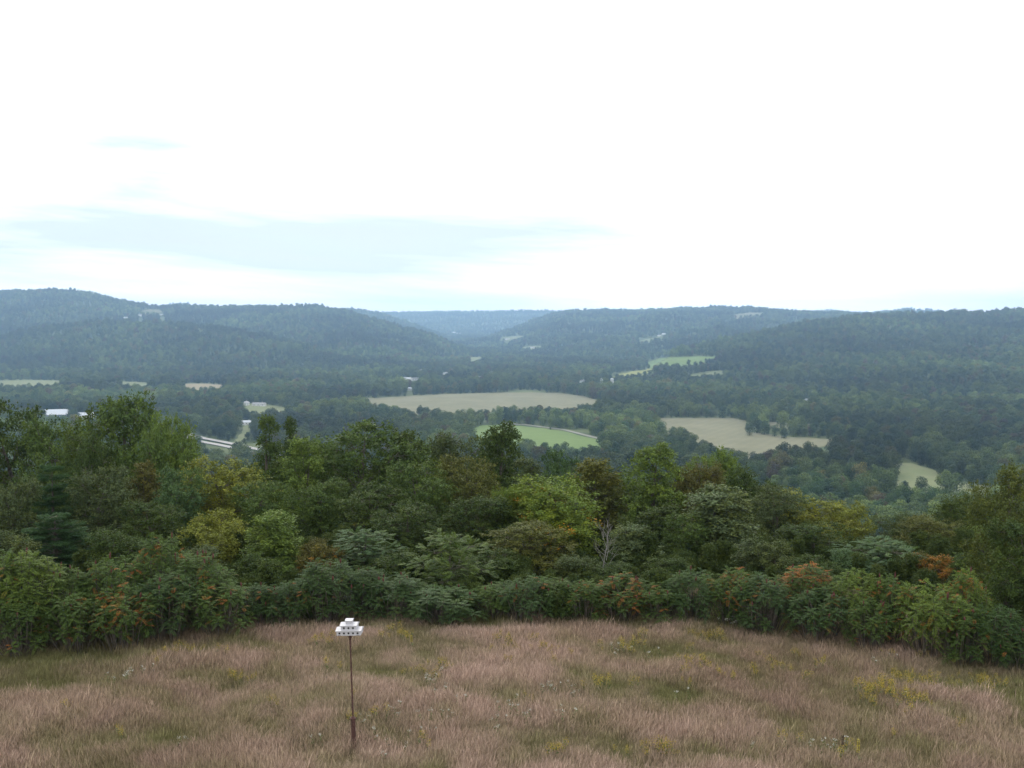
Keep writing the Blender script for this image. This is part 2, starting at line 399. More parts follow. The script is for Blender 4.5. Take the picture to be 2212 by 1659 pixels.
field('village_green', 'small light green field above the white village houses', M_PALE, [(1012, 807 - 35), (1040, 771), (1042, 784), (1014, 786)])

def strip_mesh(pts, w, lift, mat, name):
    W = np.array(pts, float); t = np.gradient(W, axis=0); t /= np.linalg.norm(t, axis=1)[:, None] + 1e-9
    nrm = np.column_stack([-t[:, 1], t[:, 0]])
    A = W + nrm * w / 2; B = W - nrm * w / 2
    za = height(A[:, 0], A[:, 1]) + lift; zb = height(B[:, 0], B[:, 1]) + lift
    n = len(W); V = np.vstack([np.column_stack([A, za]), np.column_stack([B, zb])])
    Fc = np.array([[i, i + 1, n + i + 1, n + i] for i in range(n - 1)])
    CLEAR.append(np.vstack([A + nrm * 6, (B - nrm * 6)[::-1]]))
    return mesh_np(name, V, Fc, mat, smooth=True)
def polyline(px, n=10):
    P = np.array(px, float); t = np.linspace(0, len(P) - 1, n * (len(P) - 1) + 1)
    return cast(np.interp(t, range(len(P)), P[:, 0]), np.interp(t, range(len(P)), P[:, 1]))[:, :2]
road_pts = polyline([(405, 938), (438, 948), (466, 953), (500, 960), (560, 973), (600, 984)])
tag(obj('road', strip_mesh(road_pts, 10, 1.2, M_CONC, 'road')), 'pale concrete highway carriageway in the gap between near trees', kind='structure')
road2 = road_pts + np.array([6.0, -32.0])
tag(obj('road', strip_mesh(road2, 10, 0.9, M_CONC, 'road')), 'second pale highway carriageway on the near side of the first', kind='structure')
VIS.append(np.array([(430, 944), (500, 957), (520, 966), (500, 974), (440, 966)], float))
trk = polyline([(1085, 915), (1135, 918), (1220, 929), (1306, 951)])
tag(obj('path', strip_mesh(trk, 7, 0.5, M_GRAVEL, 'path')), 'pale track along the upper edge of the bright green pasture', kind='structure')
lw = road2 + np.array([5.0, -45.0]); CLEAR.append(np.vstack([road_pts + [0, 10], (road2 + [8, -75])[::-1]]))

# ------------------------------------------------------------------ plant shapes
def unit(v): return v / (np.linalg.norm(v, axis=-1, keepdims=True) + 1e-9)
def leaf_quads(base, ax, side, L, W, fold=0.0):
    """diamond leaves: base point, axis, side vector (all (n,3)), length, width (n,)"""
    L = np.broadcast_to(L, len(base))[:, None]; W = np.broadcast_to(W, len(base))[:, None]
    side = unit(side - ax * (side * ax).sum(1, keepdims=True))
    v = np.stack([base, base + ax * L * 0.45 + side * W / 2, base + ax * L, base + ax * L * 0.45 - side * W / 2], 1)
    return v.reshape(-1, 3)
def quads_mesh(name, V, lv, hv, mat):
    n = len(V) // 4
    return mesh_np(name, V, np.arange(4 * n).reshape(n, 4), mat, {'lv': ('FLOAT', np.repeat(lv, 4)), 'hv': ('FLOAT', np.repeat(hv, 4))})
def tube(path, radii, seg=6):
    path = np.array(path, float); n = len(path); t = unit(np.gradient(path, axis=0))
    ref = np.where(np.abs(t[:, 2:3]) > 0.9, np.array([[1.0, 0, 0]]), np.array([[0, 0, 1.0]]))
    a = unit(np.cross(t, ref)); b = np.cross(t, a)
    ang = np.linspace(0, 2 * math.pi, seg, endpoint=False)
    V = path[:, None] + (a[:, None] * np.cos(ang)[None, :, None] + b[:, None] * np.sin(ang)[None, :, None]) * np.array(radii)[:, None, None]
    V = V.reshape(-1, 3); Fc = []
    for i in range(n - 1):
        for k in range(seg): Fc.append((i * seg + k, i * seg + (k + 1) % seg, (i + 1) * seg + (k + 1) % seg, (i + 1) * seg + k))
    return V, np.array(Fc)
def join(parts):
    Vs, Fs, o = [], [], 0
    for V, Fc in parts: Vs.append(V); Fs.append(Fc + o); o += len(V)
    return np.vstack(Vs), np.vstack(Fs)
def limb(a, b, r0, r1, r, bend=0.12, n=5, seg=5):
    a = np.array(a, float); b = np.array(b, float); d = np.linalg.norm(b - a)
    t = np.linspace(0, 1, n)[:, None]
    p = a + (b - a) * t + np.sin(t * math.pi) * r.normal(0, bend * d * 0.5, 3)[None]
    return tube(p, np.linspace(r0, r1, n), seg)

class Proto:
    def __init__(s, crown, trunk, H, R): s.crown, s.trunk, s.H, s.R = crown, trunk, H, R

def broadleaf(name, seed, H=14.0, R=4.2, base=0.16, lobes=15, sprays=48, leaves=26, leaf=(0.23, 0.13), shape='round', mat=None, loose=0.0):
    r = np.random.default_rng(seed)
    zs = np.linspace(base + 0.06, 0.93, lobes) + r.normal(0, 0.02, lobes)
    if shape == 'round': prof = np.sqrt(np.clip(1 - ((zs - 0.52) / 0.56) ** 2, 0.05, 1))
    elif shape == 'tall': prof = np.clip(0.95 - 0.75 * np.abs(zs - 0.45) ** 1.3 * 1.6, 0.2, 1) * np.where(zs > 0.8, 0.75, 1)
    elif shape == 'cone': prof = np.clip(1.12 - zs * 1.02, 0.12, 1)
    else: prof = np.clip(0.35 + zs * 0.9, 0.3, 1) * np.where(zs > 0.85, 0.7, 1)        # vase
    az = np.arange(lobes) * 2.4 + r.uniform(0, 6.28) + r.normal(0, 0.35, lobes)
    rad = R * prof * r.uniform(0.42, 0.74, lobes)
    C = np.column_stack([rad * np.cos(az), rad * np.sin(az), zs * H])
    rho = R * r.uniform(0.30, 0.46, lobes) * (0.65 + 0.45 * prof)
    C = np.vstack([C, [r.normal(0, 0.15 * R), r.normal(0, 0.15 * R), H - rho.mean() * 0.75], [0, 0, 0.62 * H], [0, 0, 0.42 * H]])
    rho = np.append(rho, [rho.mean() * 0.8, R * 0.5 * (shape != 'tall') + R * 0.4 * (shape == 'tall'), R * 0.5])
    parts = [tube(np.array([[0, 0, -0.6], [0.1, 0, 0.3 * H], [r.normal(0, .2), r.normal(0, .2), 0.62 * H], [C[-3][0], C[-3][1], 0.9 * H]]), [0.026 * H ** 0.9, 0.02 * H ** 0.9, 0.012 * H, 0.02], 7)]
    V, lv, hv = [], [], []
    for c, q in zip(C, rho):
        if np.hypot(c[0], c[1]) > 0.3:
            parts.append(limb((0, 0, max(0.12 * H, c[2] - np.hypot(c[0], c[1]) * 1.1 - 0.5)), c, 0.055 * (H / 14), 0.02, r))
        ns = int(sprays * (q / rho.mean()) ** 1.6) + 6
        d = unit(r.normal(0, 1, (ns, 3)) + np.array([0, 0, 0.30]) + 0.35 * unit(np.array([[c[0], c[1], 0.0]])))
        P = c + d * (q * r.uniform(0.45, 1.1 + loose, ns))[:, None] * np.array([1, 1, 0.85])
        for j in range(0, ns, 5):
            parts.append(limb(c, P[j], 0.022, 0.008, r, n=3, seg=3))
        ax = unit(d + np.array([0, 0, 0.1]) + r.normal(0, 0.35, (ns, 3)))
        s = r.uniform(0, 1, (ns, leaves)) * r.uniform(0.45, 0.85, (ns, 1)) * (R / 4.2) ** 0.5
        B = P[:, None] + ax[:, None] * s[..., None] + r.normal(0, 0.13, (ns, leaves, 3))
        B[..., 2] -= 0.25 * s ** 2
        nrm = unit(d * 0.9 + np.array([0, 0, 0.45]))[:, None] + r.normal(0, 0.38, (ns, leaves, 3))
        la = unit(ax[:, None] * 0.5 + r.normal(0, 0.7, (ns, leaves, 3)) + np.array([0, 0, -0.25]))
        sd_ = np.cross(nrm, la)
        n = ns * leaves
        L_ = leaf[0] * r.uniform(0.7, 1.3, n)
        V.append(leaf_quads(B.reshape(-1, 3), la.reshape(-1, 3), sd_.reshape(-1, 3), L_, L_ * leaf[1] / leaf[0]))
        hs = r.uniform(0, 1, ns) * 0.55 + 0.45 * r.uniform(0, 1)
        hv.append(np.repeat(hs, leaves)); lv.append(np.clip(r.normal(0.45, 0.2, n) + 0.18 * (np.repeat(r.uniform(0, 1, ns), leaves) - 0.5), 0, 1))
    V = np.vstack(V)
    H2 = np.quantile(V[:, 2], 0.998); R2 = np.quantile(np.hypot(V[:, 0], V[:, 1]), 0.97)
    tv, tf = join(parts)
    return Proto(quads_mesh(name + '_crown', V, np.concatenate(lv), np.concatenate(hv), mat or M_LEAF), mesh_np(name + '_trunk', tv, tf, M_BARK, smooth=True), H2, R2)

def pinnate(base, ax, up, length, pairs, ll, lw, droop, r):
    """feather leaves: n rachises with pairs of leaflets -> leaf quads and index of the rachis for each leaflet"""
    n = len(base); t = np.linspace(0.12, 1.0, pairs)
    side = unit(np.cross(ax, up)); upv = np.cross(side, ax)
    pos = base[:, None] + ax[:, None] * (t[None, :, None] * length[:, None, None]) + np.array([0, 0, -1.0]) * (droop[:, None] * length[:, None] * t[None] ** 2)[..., None]
    tang = unit(ax[:, None] + np.array([0, 0, -2.0]) * (droop[:, None] * t[None])[..., None])
    size = (np.sin(np.pi * (0.15 + 0.75 * t)) * 0.6 + 0.4)
    out_b, out_a, out_s, out_L = [], [], [], []
    for s in (-1, 1):
        a = unit(side[:, None] * s + tang * 0.55 + np.array([0, 0, -0.28]) + r.normal(0, 0.12, (n, pairs, 3)))
        out_b.append(pos); out_a.append(a); out_s.append(np.broadcast_to(tang, a.shape) + r.normal(0, 0.1, a.shape)); out_L.append(np.broadcast_to(size[None] * ll[:, None], (n, pairs)))
    B = np.stack(out_b, 2).reshape(-1, 3); A = np.stack(out_a, 2).reshape(-1, 3); S = np.stack(out_s, 2).reshape(-1, 3); Ls = np.stack(out_L, 2).reshape(-1)
    return leaf_quads(B, A, S, Ls, Ls * lw), np.repeat(np.arange(n), pairs * 2)

def feathery(name, seed, H=7.0, R=3.0, lobes=11, sprays=62, mat=None, base=0.2, ll=0.2):
    """locust: layers of feather leaves spreading sideways"""
    r = np.random.default_rng(seed)
    zs = np.linspace(base, 0.95, lobes); prof = np.sqrt(np.clip(1 - ((zs - 0.48) / 0.6) ** 2, 0.05, 1))
    az = np.arange(lobes) * 2.4 + r.uniform(0, 6)
    rad = R * prof * r.uniform(0.4, 0.65, lobes)
    C = np.column_stack([rad * np.cos(az), rad * np.sin(az), zs * H]); C = np.vstack([C, [0, 0, 0.93 * H], [0, 0, .55 * H], [0, 0, .3 * H]])
    q = np.append(R * r.uniform(0.42, 0.6, lobes) * (0.55 + 0.5 * prof), [R * 0.34, R * 0.55, R * 0.6])
    parts = [tube(np.array([[0, 0, -0.6], [0.1, 0.05, 0.4 * H], [0, 0, 0.93 * H]]), [0.1, 0.07, 0.02], 6)]
    V, lv, hv = [], [], []
    for c, qq in zip(C, q):
        parts.append(limb((0, 0, max(0.2, c[2] - np.hypot(c[0], c[1]) * 0.8)), c, 0.04, 0.015, r))
        d = unit(r.normal(0, 1, (sprays, 3)) * np.array([1, 1, 0.7]) + [0, 0, 0.15])
        P = c + d * (qq * r.uniform(0.3, 0.95, sprays))[:, None] * np.array([1, 1, 0.62])
        ax = unit(d * np.array([1, 1, 0.4]) + r.normal(0, 0.3, (sprays, 3)) + [0, 0, 0.12])
        for j in range(0, sprays, 6): parts.append(limb(c, P[j], 0.015, 0.006, r, n=3, seg=3))
        up = unit(np.array([[0, 0, 1.0]]) + r.normal(0, 0.25, (sprays, 3)))
        ln = r.uniform(0.45, 0.8, sprays)
        v, k = pinnate(P, ax, up, ln, 9, np.full(sprays, ll), 0.42, r.uniform(0.1, 0.35, sprays), r)
        V.append(v); hs = 0.6 * r.uniform(0, 1, sprays) + 0.4 * r.uniform(); hv.append(hs[k]); lv.append(np.clip(r.normal(0.45, 0.15, len(k)), 0, 1))
    V = np.vstack(V); tv, tf = join(parts)
    return Proto(quads_mesh(name + '_crown', V, np.concatenate(lv), np.concatenate(hv), mat or M_LEAF), mesh_np(name + '_trunk', tv, tf, M_BARK, smooth=True),
                 np.quantile(V[:, 2], 0.998), np.quantile(np.hypot(V[:, 0], V[:, 1]), 0.97))

def sumac(name, seed, H=3.0, R=1.5, stems=74):
    """staghorn sumac: stems ending in whorls of long drooping feather leaves, dark red fruit cones at some tips"""
    r = np.random.default_rng(seed)
    a = r.uniform(0, 6.28, stems); rr = R * np.sqrt(r.uniform(0, 1, stems)) * 0.86
    env = np.sqrt(np.clip(1 - (rr / R) ** 2 * 0.72, 0, 1))
    tip = np.column_stack([rr * np.cos(a), rr * np.sin(a), H * env * r.uniform(0.80, 0.98, stems)])
    low = r.uniform(0, 1, stems) < 0.42; tip[low, 2] *= r.uniform(0.42, 0.88, low.sum()); tip[low, :2] *= 1.12
    parts, V, lv, hv, fr = [], [], [], [], []
    for i in range(stems):
        parts.append(limb((tip[i, 0] * 0.4, tip[i, 1] * 0.4, -0.3), tip[i], 0.022, 0.009, r, 0.1, 5, 4))
        n = int(r.integers(10, 15)); th = np.arange(n) * 2.4 + r.uniform(0, 6)
        el = np.linspace(0.9, -0.25, n) + r.normal(0, 0.1, n)
        ax = unit(np.column_stack([np.cos(th) * np.cos(el), np.sin(th) * np.cos(el), np.sin(el)]))
        B = tip[i] - np.array([0, 0, 1.0]) * np.linspace(0, 0.25, n)[:, None]
        ln = r.uniform(0.26, 0.46, n)
        v, k = pinnate(B, ax, np.broadcast_to([0, 0, 1.0], ax.shape), ln, 8, np.full(n, 0.115), 0.32, r.uniform(0.25, 0.6, n), r)
        V.append(v); h0 = r.uniform(); hl = 0.55 * h0 + 0.45 * r.uniform(0, 1, n); hv.append(hl[k]); lv.append(np.clip(r.normal(0.45, 0.18, len(k)) + 0.2 * (r.uniform() - 0.5), 0, 1))
        if r.uniform() < 0.10 and not low[i]:
            t = tip[i]; fr.append(tube([t + [0, 0, -0.02], t + [0, 0, 0.08], t + [0.01, 0, 0.17], t + [0.02, 0, 0.25]], [0.015, 0.04, 0.033, 0.006], 6))
    V = np.vstack(V); tv, tf = join(parts); p = Proto(quads_mesh(name + '_crown', V, np.concatenate(lv), np.concatenate(hv), M_SUMAC), mesh_np(name + '_stems', tv, tf, M_BARK, smooth=True),
                 np.quantile(V[:, 2], 0.995), np.quantile(np.hypot(V[:, 0], V[:, 1]), 0.96))
    p.fruit = mesh_np(name + '_fruit', *join(fr), M_FRUIT, smooth=True) if fr else None
    return p

def pine(name, seed, H=12.0, R=3.6):
    r = np.random.default_rng(seed); V, lv, hv = [], [], []
    parts = [tube(np.array([[0, 0, -0.6], [0, 0, 0.5 * H], [0, 0, 0.97 * H]]), [0.22, 0.14, 0.02], 7)]
    tiers = 12
    for i in range(tiers):
        z = H * (0.12 + 0.86 * (i + r.normal(0, 0.2)) / (tiers - 1)); Rr = R * (1.05 - 0.95 * i / (tiers - 1)) ** 0.8
        nb = int(r.integers(5, 8))
        for k in range(nb):
            th = k * 6.283 / nb + i * 1.3 + r.normal(0, 0.2); ln = Rr * r.uniform(0.45, 1.2) + 0.3
            rise = r.uniform(-0.08, 0.42)
            t = np.linspace(0, 1, 5)[:, None]
            e = np.array([math.cos(th), math.sin(th), 0]); p = np.array([0, 0, z]) + e * ln * t + np.array([0, 0, 1.0]) * ln * rise * (t ** 1.7)
            parts.append(tube(p, np.linspace(0.05, 0.012, 5), 4))
            nt = int(10 + 30 * ln); s = r.uniform(0.28, 1.0, nt)
            w = np.array([-e[1], e[0], 0]); lat = r.normal(0, 0.22, nt) * ln * (1.15 - s) + r.normal(0, 0.12, nt)
            c = np.array([0, 0, z]) + e * (ln * s)[:, None] + w * lat[:, None] + np.array([0, 0, 1.0]) * (ln * rise * s ** 1.7 + r.normal(0.03, 0.07, nt))[:, None]
            ax0 = unit(e + w * np.sign(lat)[:, None] * 0.6 + r.normal(0, 0.2, (nt, 3)) + [0, 0, 0.35])
            m = 16
            la = unit(ax0[:, None] * 0.8 + r.normal(0, 0.55, (nt, m, 3))).reshape(-1, 3)
            B = np.repeat(c, m, 0) + r.normal(0, 0.05, (nt * m, 3))
            V.append(leaf_quads(B, la, r.normal(0, 1, la.shape), r.uniform(0.16, 0.28, len(la)), 0.032)); hv.append(np.repeat(r.uniform(0, 0.6, nt), m)); lv.append(np.clip(r.normal(0.45, 0.2, nt * m), 0, 1))
    V = np.vstack(V); tv, tf = join(parts)
    return Proto(quads_mesh(name + '_crown', V, np.concatenate(lv), np.concatenate(hv), M_LEAF), mesh_np(name + '_trunk', tv, tf, M_BARK, smooth=True), np.quantile(V[:, 2], 0.999), np.quantile(np.hypot(V[:, 0], V[:, 1]), 0.96))

PR = {}
for i in range(4): PR['round%d' % i] = broadleaf('round', 20 + i, 14, 4.3, lobes=15 + i, shape='round')
for i in range(3): PR['tall%d' % i] = broadleaf('tall', 40 + i, 15, 3.0, lobes=16, shape='tall', sprays=36, loose=0.15)
for i in range(2): PR['vase%d' % i] = broadleaf('vase', 50 + i, 13, 3.8, lobes=14, base=0.2, shape='vase', loose=0.2)
for i in range(2): PR['cone%d' % i] = broadleaf('cone', 60 + i, 9, 3.0, base=0.05, lobes=15, shape='cone', sprays=40, leaf=(0.20, 0.11))
PR['spire0'] = broadleaf('spire', 70, 15, 1.6, lobes=15, shape='tall', sprays=24, leaf=(0.2, 0.11), loose=0.2)
for i in range(2): PR['small%d' % i] = broadleaf('small', 80 + i, 6.5, 2.6, base=0.03, lobes=13, shape='round', sprays=46, leaf=(0.18, 0.10), loose=0.15)
PR['maple0'] = broadleaf('maple', 90, 9, 3.6, base=0.1, lobes=17, shape='round', sprays=50, leaf=(0.17, 0.11), mat=M_MAPLE, leaves=34)
for i in range(3): PR['feather%d' % i] = feathery('locust', 100 + i, 7, 3.0)
for i in range(6): PR['sumac%d' % i] = sumac('sumac', 120 + i, 2.7 + 0.2 * i, 1.5, 66 + 5 * i)
PR['pine0'] = pine('pine', 130); PR['pine1'] = pine('pine', 131, 10, 3.4)

def place(name, proto, px, py, wpx, Y, tint, aut, label, cat='tree', group=None, rz=None, mats=None):
    p = PR[proto]; tx, tz = ray(px, py)
    x = float(tx) * Y; g = float(height(x, Y)); H = CAMZ + float(tz) * Y - g
    w = wpx / F * Y * (1.22 if cat == 'tree' else 1.0)
    e = bpy.data.objects.new(name, None); link(e); e.location = (x, Y, g); e.empty_display_size = 0.5
    sx = w / (2 * p.R); sz = H / p.H
    tint = tuple(v * (1.24 if cat == 'tree' else 1.18) for v in tint)
    e.rotation_euler = (0, 0, rz if rz is not None else random.Random(label).uniform(0, 6.28))
    tag(e, label, cat, group)
    c = obj('crown', p.crown, e); c.scale = (sx, sx, sz); c.color = (*tint, aut); c['kind'] = 'stuff'
    t = obj('trunk' if cat != 'shrub' else 'stems', p.trunk, e); t.scale = (sx, sx, sz)
    if getattr(p, 'fruit', None):
        f = obj('fruit', p.fruit, e); f.scale = (sx, sx, sz); f['kind'] = 'stuff'
    return e

DK = (.040, .064, .020); MD = (.055, .088, .026); LT = (.085, .130, .034); YG = (.125, .145, .032); OL = (.075, .086, .026)
BR = (.076, .077, .026); SV = (.078, .108, .052); GR = (.058, .080, .036); BG = (.052, .092, .040); PN = (.036, .072, .030); LM = (.088, .132, .028)

G_BACK = 'trees standing below the meadow edge'
TREES = [
 # name, proto, px, py top, width, distance, tint, autumn, label
 ('oak_tree', 'round0', 15, 868, 190, 84, DK, 0, 'dark green oak cut off by the picture edge, next to the far metal roof'),
 ('broadleaf_tree', 'round1', 118, 908, 150, 78, MD, 0, 'mid green tree whose top hides the front of the distant metal-roofed shed'),
 ('oak_tree', 'round2', 262, 852, 190, 86, MD, 0, 'tallest dark green tree of the whole tree line'),
 ('broadleaf_tree', 'round3', 380, 893, 108, 80, LT, 0, 'bright green rounded tree beside the gap that shows the highway'),
 ('broadleaf_tree', 'small0', 305, 930, 120, 72, MD, 0, 'shorter green crown in front of the tallest tree'),
 ('broadleaf_tree', 'round1', 190, 935, 120, 70, DK, 0, 'dark crown below the tallest tree on the metal roof side'),
 ('poplar_tree', 'spire0', 580, 898, 64, 84, MD, 0, 'slim pointed tree just past the highway gap'),
 ('poplar_tree', 'spire0', 630, 902, 46, 82, DK, 0, 'thinnest spire-like tree of the tree line'),
 ('ash_tree', 'vase0', 478, 987, 165, 68, YG, 0.03, 'yellow green ash below the highway gap'),
 ('broadleaf_tree', 'tall1', 655, 945, 110, 74, LT, 0, 'light green tree between thin spire and big rounded oak'),
 ('oak_tree', 'round0', 775, 914, 215, 78, MD, 0, 'broadest rounded oak, above and behind the birdhouse'),
 ('broadleaf_tree', 'tall0', 885, 930, 120, 82, DK, 0, 'dark tree adjoining the broadest oak'),
 ('broadleaf_tree', 'round2', 990, 935, 130, 86, GR, 0, 'greyish green crown halfway between broadest oak and pointed dark tree'),
 ('broadleaf_tree', 'tall2', 1082, 912, 105, 80, DK, 0, 'pointed dark tree rising across the bright green pasture'),
 ('oak_tree', 'round3', 1015, 985, 140, 70, OL, 0, 'olive oak crown below the pointed dark tree'),
 ('broadleaf_tree', 'round1', 900, 1000, 140, 66, MD, 0, 'mid green crown under the dark tree beside the broadest oak'),
 ('broadleaf_tree', 'tall1', 1140, 990, 90, 74, GR, 0, 'narrow grey green tree behind the yellowing maple'),
 ('broadleaf_tree', 'round0', 1212, 975, 100, 84, BG, 0, 'blue green crown standing alone above the yellowing maple'),
 ('maple_tree', 'maple0', 1195, 1034, 205, 60, LM, 0.13, 'yellow green maple turning orange on its upper side'),
 ('maple_tree', 'maple0', 1104, 1048, 80, 62, LM, 0.0, 'small lime green maple crown leaning beside the orange tinged one'),
 ('broadleaf_tree', 'tall0', 1290, 990, 130, 72, OL, 0, 'olive tree with bare stems behind the dead grey sapling'),
 ('ash_tree', 'tall2', 1412, 958, 115, 70, LT, 0, 'tall narrow bright green tree below the tan field'),
 ('broadleaf_tree', 'tall1', 1468, 1010, 80, 74, GR, 0, 'thin grey green tree next to the tall bright one'),
 ('broadleaf_tree', 'round2', 1542, 974, 105, 78, LT, 0, 'sunlit round crown above the brownish tree'),  # one even light green leaf tint; the label text also seeds the rotation
 ('broadleaf_tree', 'round3', 1505, 1002, 115, 72, BR, 0.05, 'brownish green tree above the silvery one'),
 ('broadleaf_tree', 'round1', 1612, 1012, 110, 74, DK, 0, 'dark green crown behind the silvery tree'),
 ('silver_maple', 'cone0', 1548, 1050, 190, 60, SV, 0, 'silvery green tree with pale leaves, broad at its foot'),
 ('broadleaf_tree', 'round0', 1672, 1052, 130, 66, GR, 0, 'dull grey green tree between silvery and yellow green ones'),
 ('ash_tree', 'vase1', 1752, 1064, 150, 68, YG, 0, 'yellow green ash at the edge of the open valley view'),
 ('ash_tree', 'vase0', 1832, 1086, 90, 72, YG, 0.08, 'smaller yellow green ash with a few pinkish leaves'),
 ('broadleaf_tree', 'round2', 1928, 1110, 90, 76, GR, 0, 'small grey green treetop against the dark valley woods'),
 ('broadleaf_tree', 'round3', 2005, 1112, 140, 68, OL, 0.04, 'olive yellow tree above the red sapling'),
 ('broadleaf_tree', 'tall0', 2062, 1084, 70, 72, DK, 0, 'dark pointed tree just behind the olive yellow one'),
 ('broadleaf_tree', 'tall2', 2118, 1135, 90, 66, LT, 0, 'light green tree tucked against the tall edge oak'),
 ('oak_tree', 'round1', 2188, 1008, 150, 48, (.062, .080, .024), 0, 'tall olive oak at the picture edge reaching down to the meadow'),
 ('broadleaf_tree', 'round2', 2228, 1130, 165, 43.5, DK, 0, 'dark low tree beneath the tall olive edge oak'),
 ('locust_tree', 'feather0', 1898, 1168, 170, 55, BG, 0, 'feathery blue green locust beside the red sapling'),
 ('red_sapling', 'small1', 2008, 1196, 100, 53, BR, 0.45, 'sapling with rusty red leaves behind the sumac hedge'),
 ('broadleaf_tree', 'cone1', 1366, 1132, 115, 56, SV, 0, 'small cone shaped grey green tree beside the dead sapling'),
 ('locust_tree', 'feather1', 972, 1154, 165, 48.5, MD, 0, 'dark locust with lime tips rising from the sumac hedge'),
 ('locust_tree', 'feather2', 790, 1144, 140, 54, BG, 0, 'feathery pale green locust above the birdhouse'),
 ('broadleaf_tree', 'small0', 468, 1108, 125, 57, YG, 0.02, 'small yellow green tree above the sumac bank'),
 ('broadleaf_tree', 'cone0', 592, 1106, 135, 54, LT, 0, 'light green young tree with an upright pointed top'),
 ('pine_tree', 'pine1', 118, 1112, 200, 56, PN, 0, 'dark blue green pine with spreading boughs above the sumac bank'),
 ('pine_tree', 'pine0', 112, 1006, 150, 64, PN, 0, 'taller pine behind the spreading one'),
 ('broadleaf_tree', 'round0', 215, 1010, 135, 63, GR, 0, 'grey green tree between the pines and brownish crown'),
 ('broadleaf_tree', 'round3', 25, 1040, 120, 60, GR, 0, 'dull grey tree at picture edge beside the pines'),
 ('broadleaf_tree', 'tall1', 312, 1000, 90, 68, BR, 0.03, 'brownish green narrow tree below the bright rounded one'),
 ('broadleaf_tree', 'round1', 385, 1012, 110, 64, BG, 0, 'blue green crown below the bright rounded tree'),
 ('broadleaf_tree', 'round2', 330, 1085, 130, 58, DK, 0, 'dark crown above the tallest sumac tip'),
 ('broadleaf_tree', 'round0', 560, 1040, 130, 62, MD, 0, 'mid green crown between yellow ash and light young tree'),
 ('broadleaf_tree', 'round3', 690, 1040, 130, 64, MD, 0, 'mid green crown under the broadest oak towards the ash'),
 ('broadleaf_tree', 'round2', 800, 1050, 150, 62, DK, 0, 'dark crown directly below the broadest oak'),
 ('broadleaf_tree', 'small1', 688, 1168, 90, 53, BR, 0.12, 'brownish bush with orange and yellow leaves near the birdhouse'),
 ('broadleaf_tree', 'round1', 880, 1090, 130, 58, DK, 0, 'dark crown between the two feathery locusts'),
 ('broadleaf_tree', 'round3', 1030, 1070, 140, 60, DK, 0, 'dark crown just behind the lime tipped locust'),
 ('broadleaf_tree', 'round0', 1150, 1128, 160, 54, OL, 0, 'olive crown in front of the yellowing maple'),
 ('broadleaf_tree', 'small0', 1242, 1196, 90, 51, GR, 0, 'small grey green bush at the foot of the maple'),
 ('broadleaf_tree', 'tall0', 1430, 1090, 100, 62, DK, 0, 'dark tree beneath the tall narrow bright one'),
 ('broadleaf_tree', 'small1', 1650, 1165, 120, 53, GR, 0, 'grey green bush between silvery tree and sumac hedge'),
 ('broadleaf_tree', 'round2', 1760, 1130, 140, 59, DK, 0, 'dark crown under the yellow green ash'),
 ('broadleaf_tree', 'small0', 1835, 1190, 90, 54, BG, 0, 'blue green bush beside the feathery locust'),
 ('broadleaf_tree', 'round1', 1480, 1110, 90, 58, MD, 0, 'mid green crown touching the silvery tree'),
 ('broadleaf_tree', 'small1', 2110, 1200, 110, 52, MD, 0, 'mid green bush between red sapling and edge oak'),
 ('broadleaf_tree', 'small0', 420, 1180, 110, 52, GR, 0, 'grey green bush just behind the sumac bank'),
 ('broadleaf_tree', 'small1', 555, 1200, 100, 50, DK, 0, 'dark bush at the foot of the light young tree'),
 ('broadleaf_tree', 'small0', 1070, 1190, 110, 51, DK, 0, 'dark bush beside the lime tipped locust'),
 ('broadleaf_tree', 'small1', 20, 1150, 110, 52, GR, 0, 'grey bush at picture edge above the sumac bank'),
 ('broadleaf_tree', 'small0', 250, 1140, 120, 53, DK, 0, 'dark bush between the spreading pine and tallest sumac'),
 ('broadleaf_tree', 'small1', 870, 1190, 110, 51.5, DK, 0, 'dark bush between the birdhouse locust and lime tipped one'),
 ('broadleaf_tree', 'small0', 1320, 1215, 100, 51, DK, 0, 'dark bush at the foot of the dead sapling'),
 ('broadleaf_tree', 'small1', 1440, 1205, 100, 51, DK, 0, 'dark bush between cone shaped tree and silvery tree'),
 ('broadleaf_tree', 'small0', 1760, 1205, 110, 51, DK, 0, 'dark bush behind the reddest sumac'),
]
for t in TREES: place(*t, group=G_BACK)

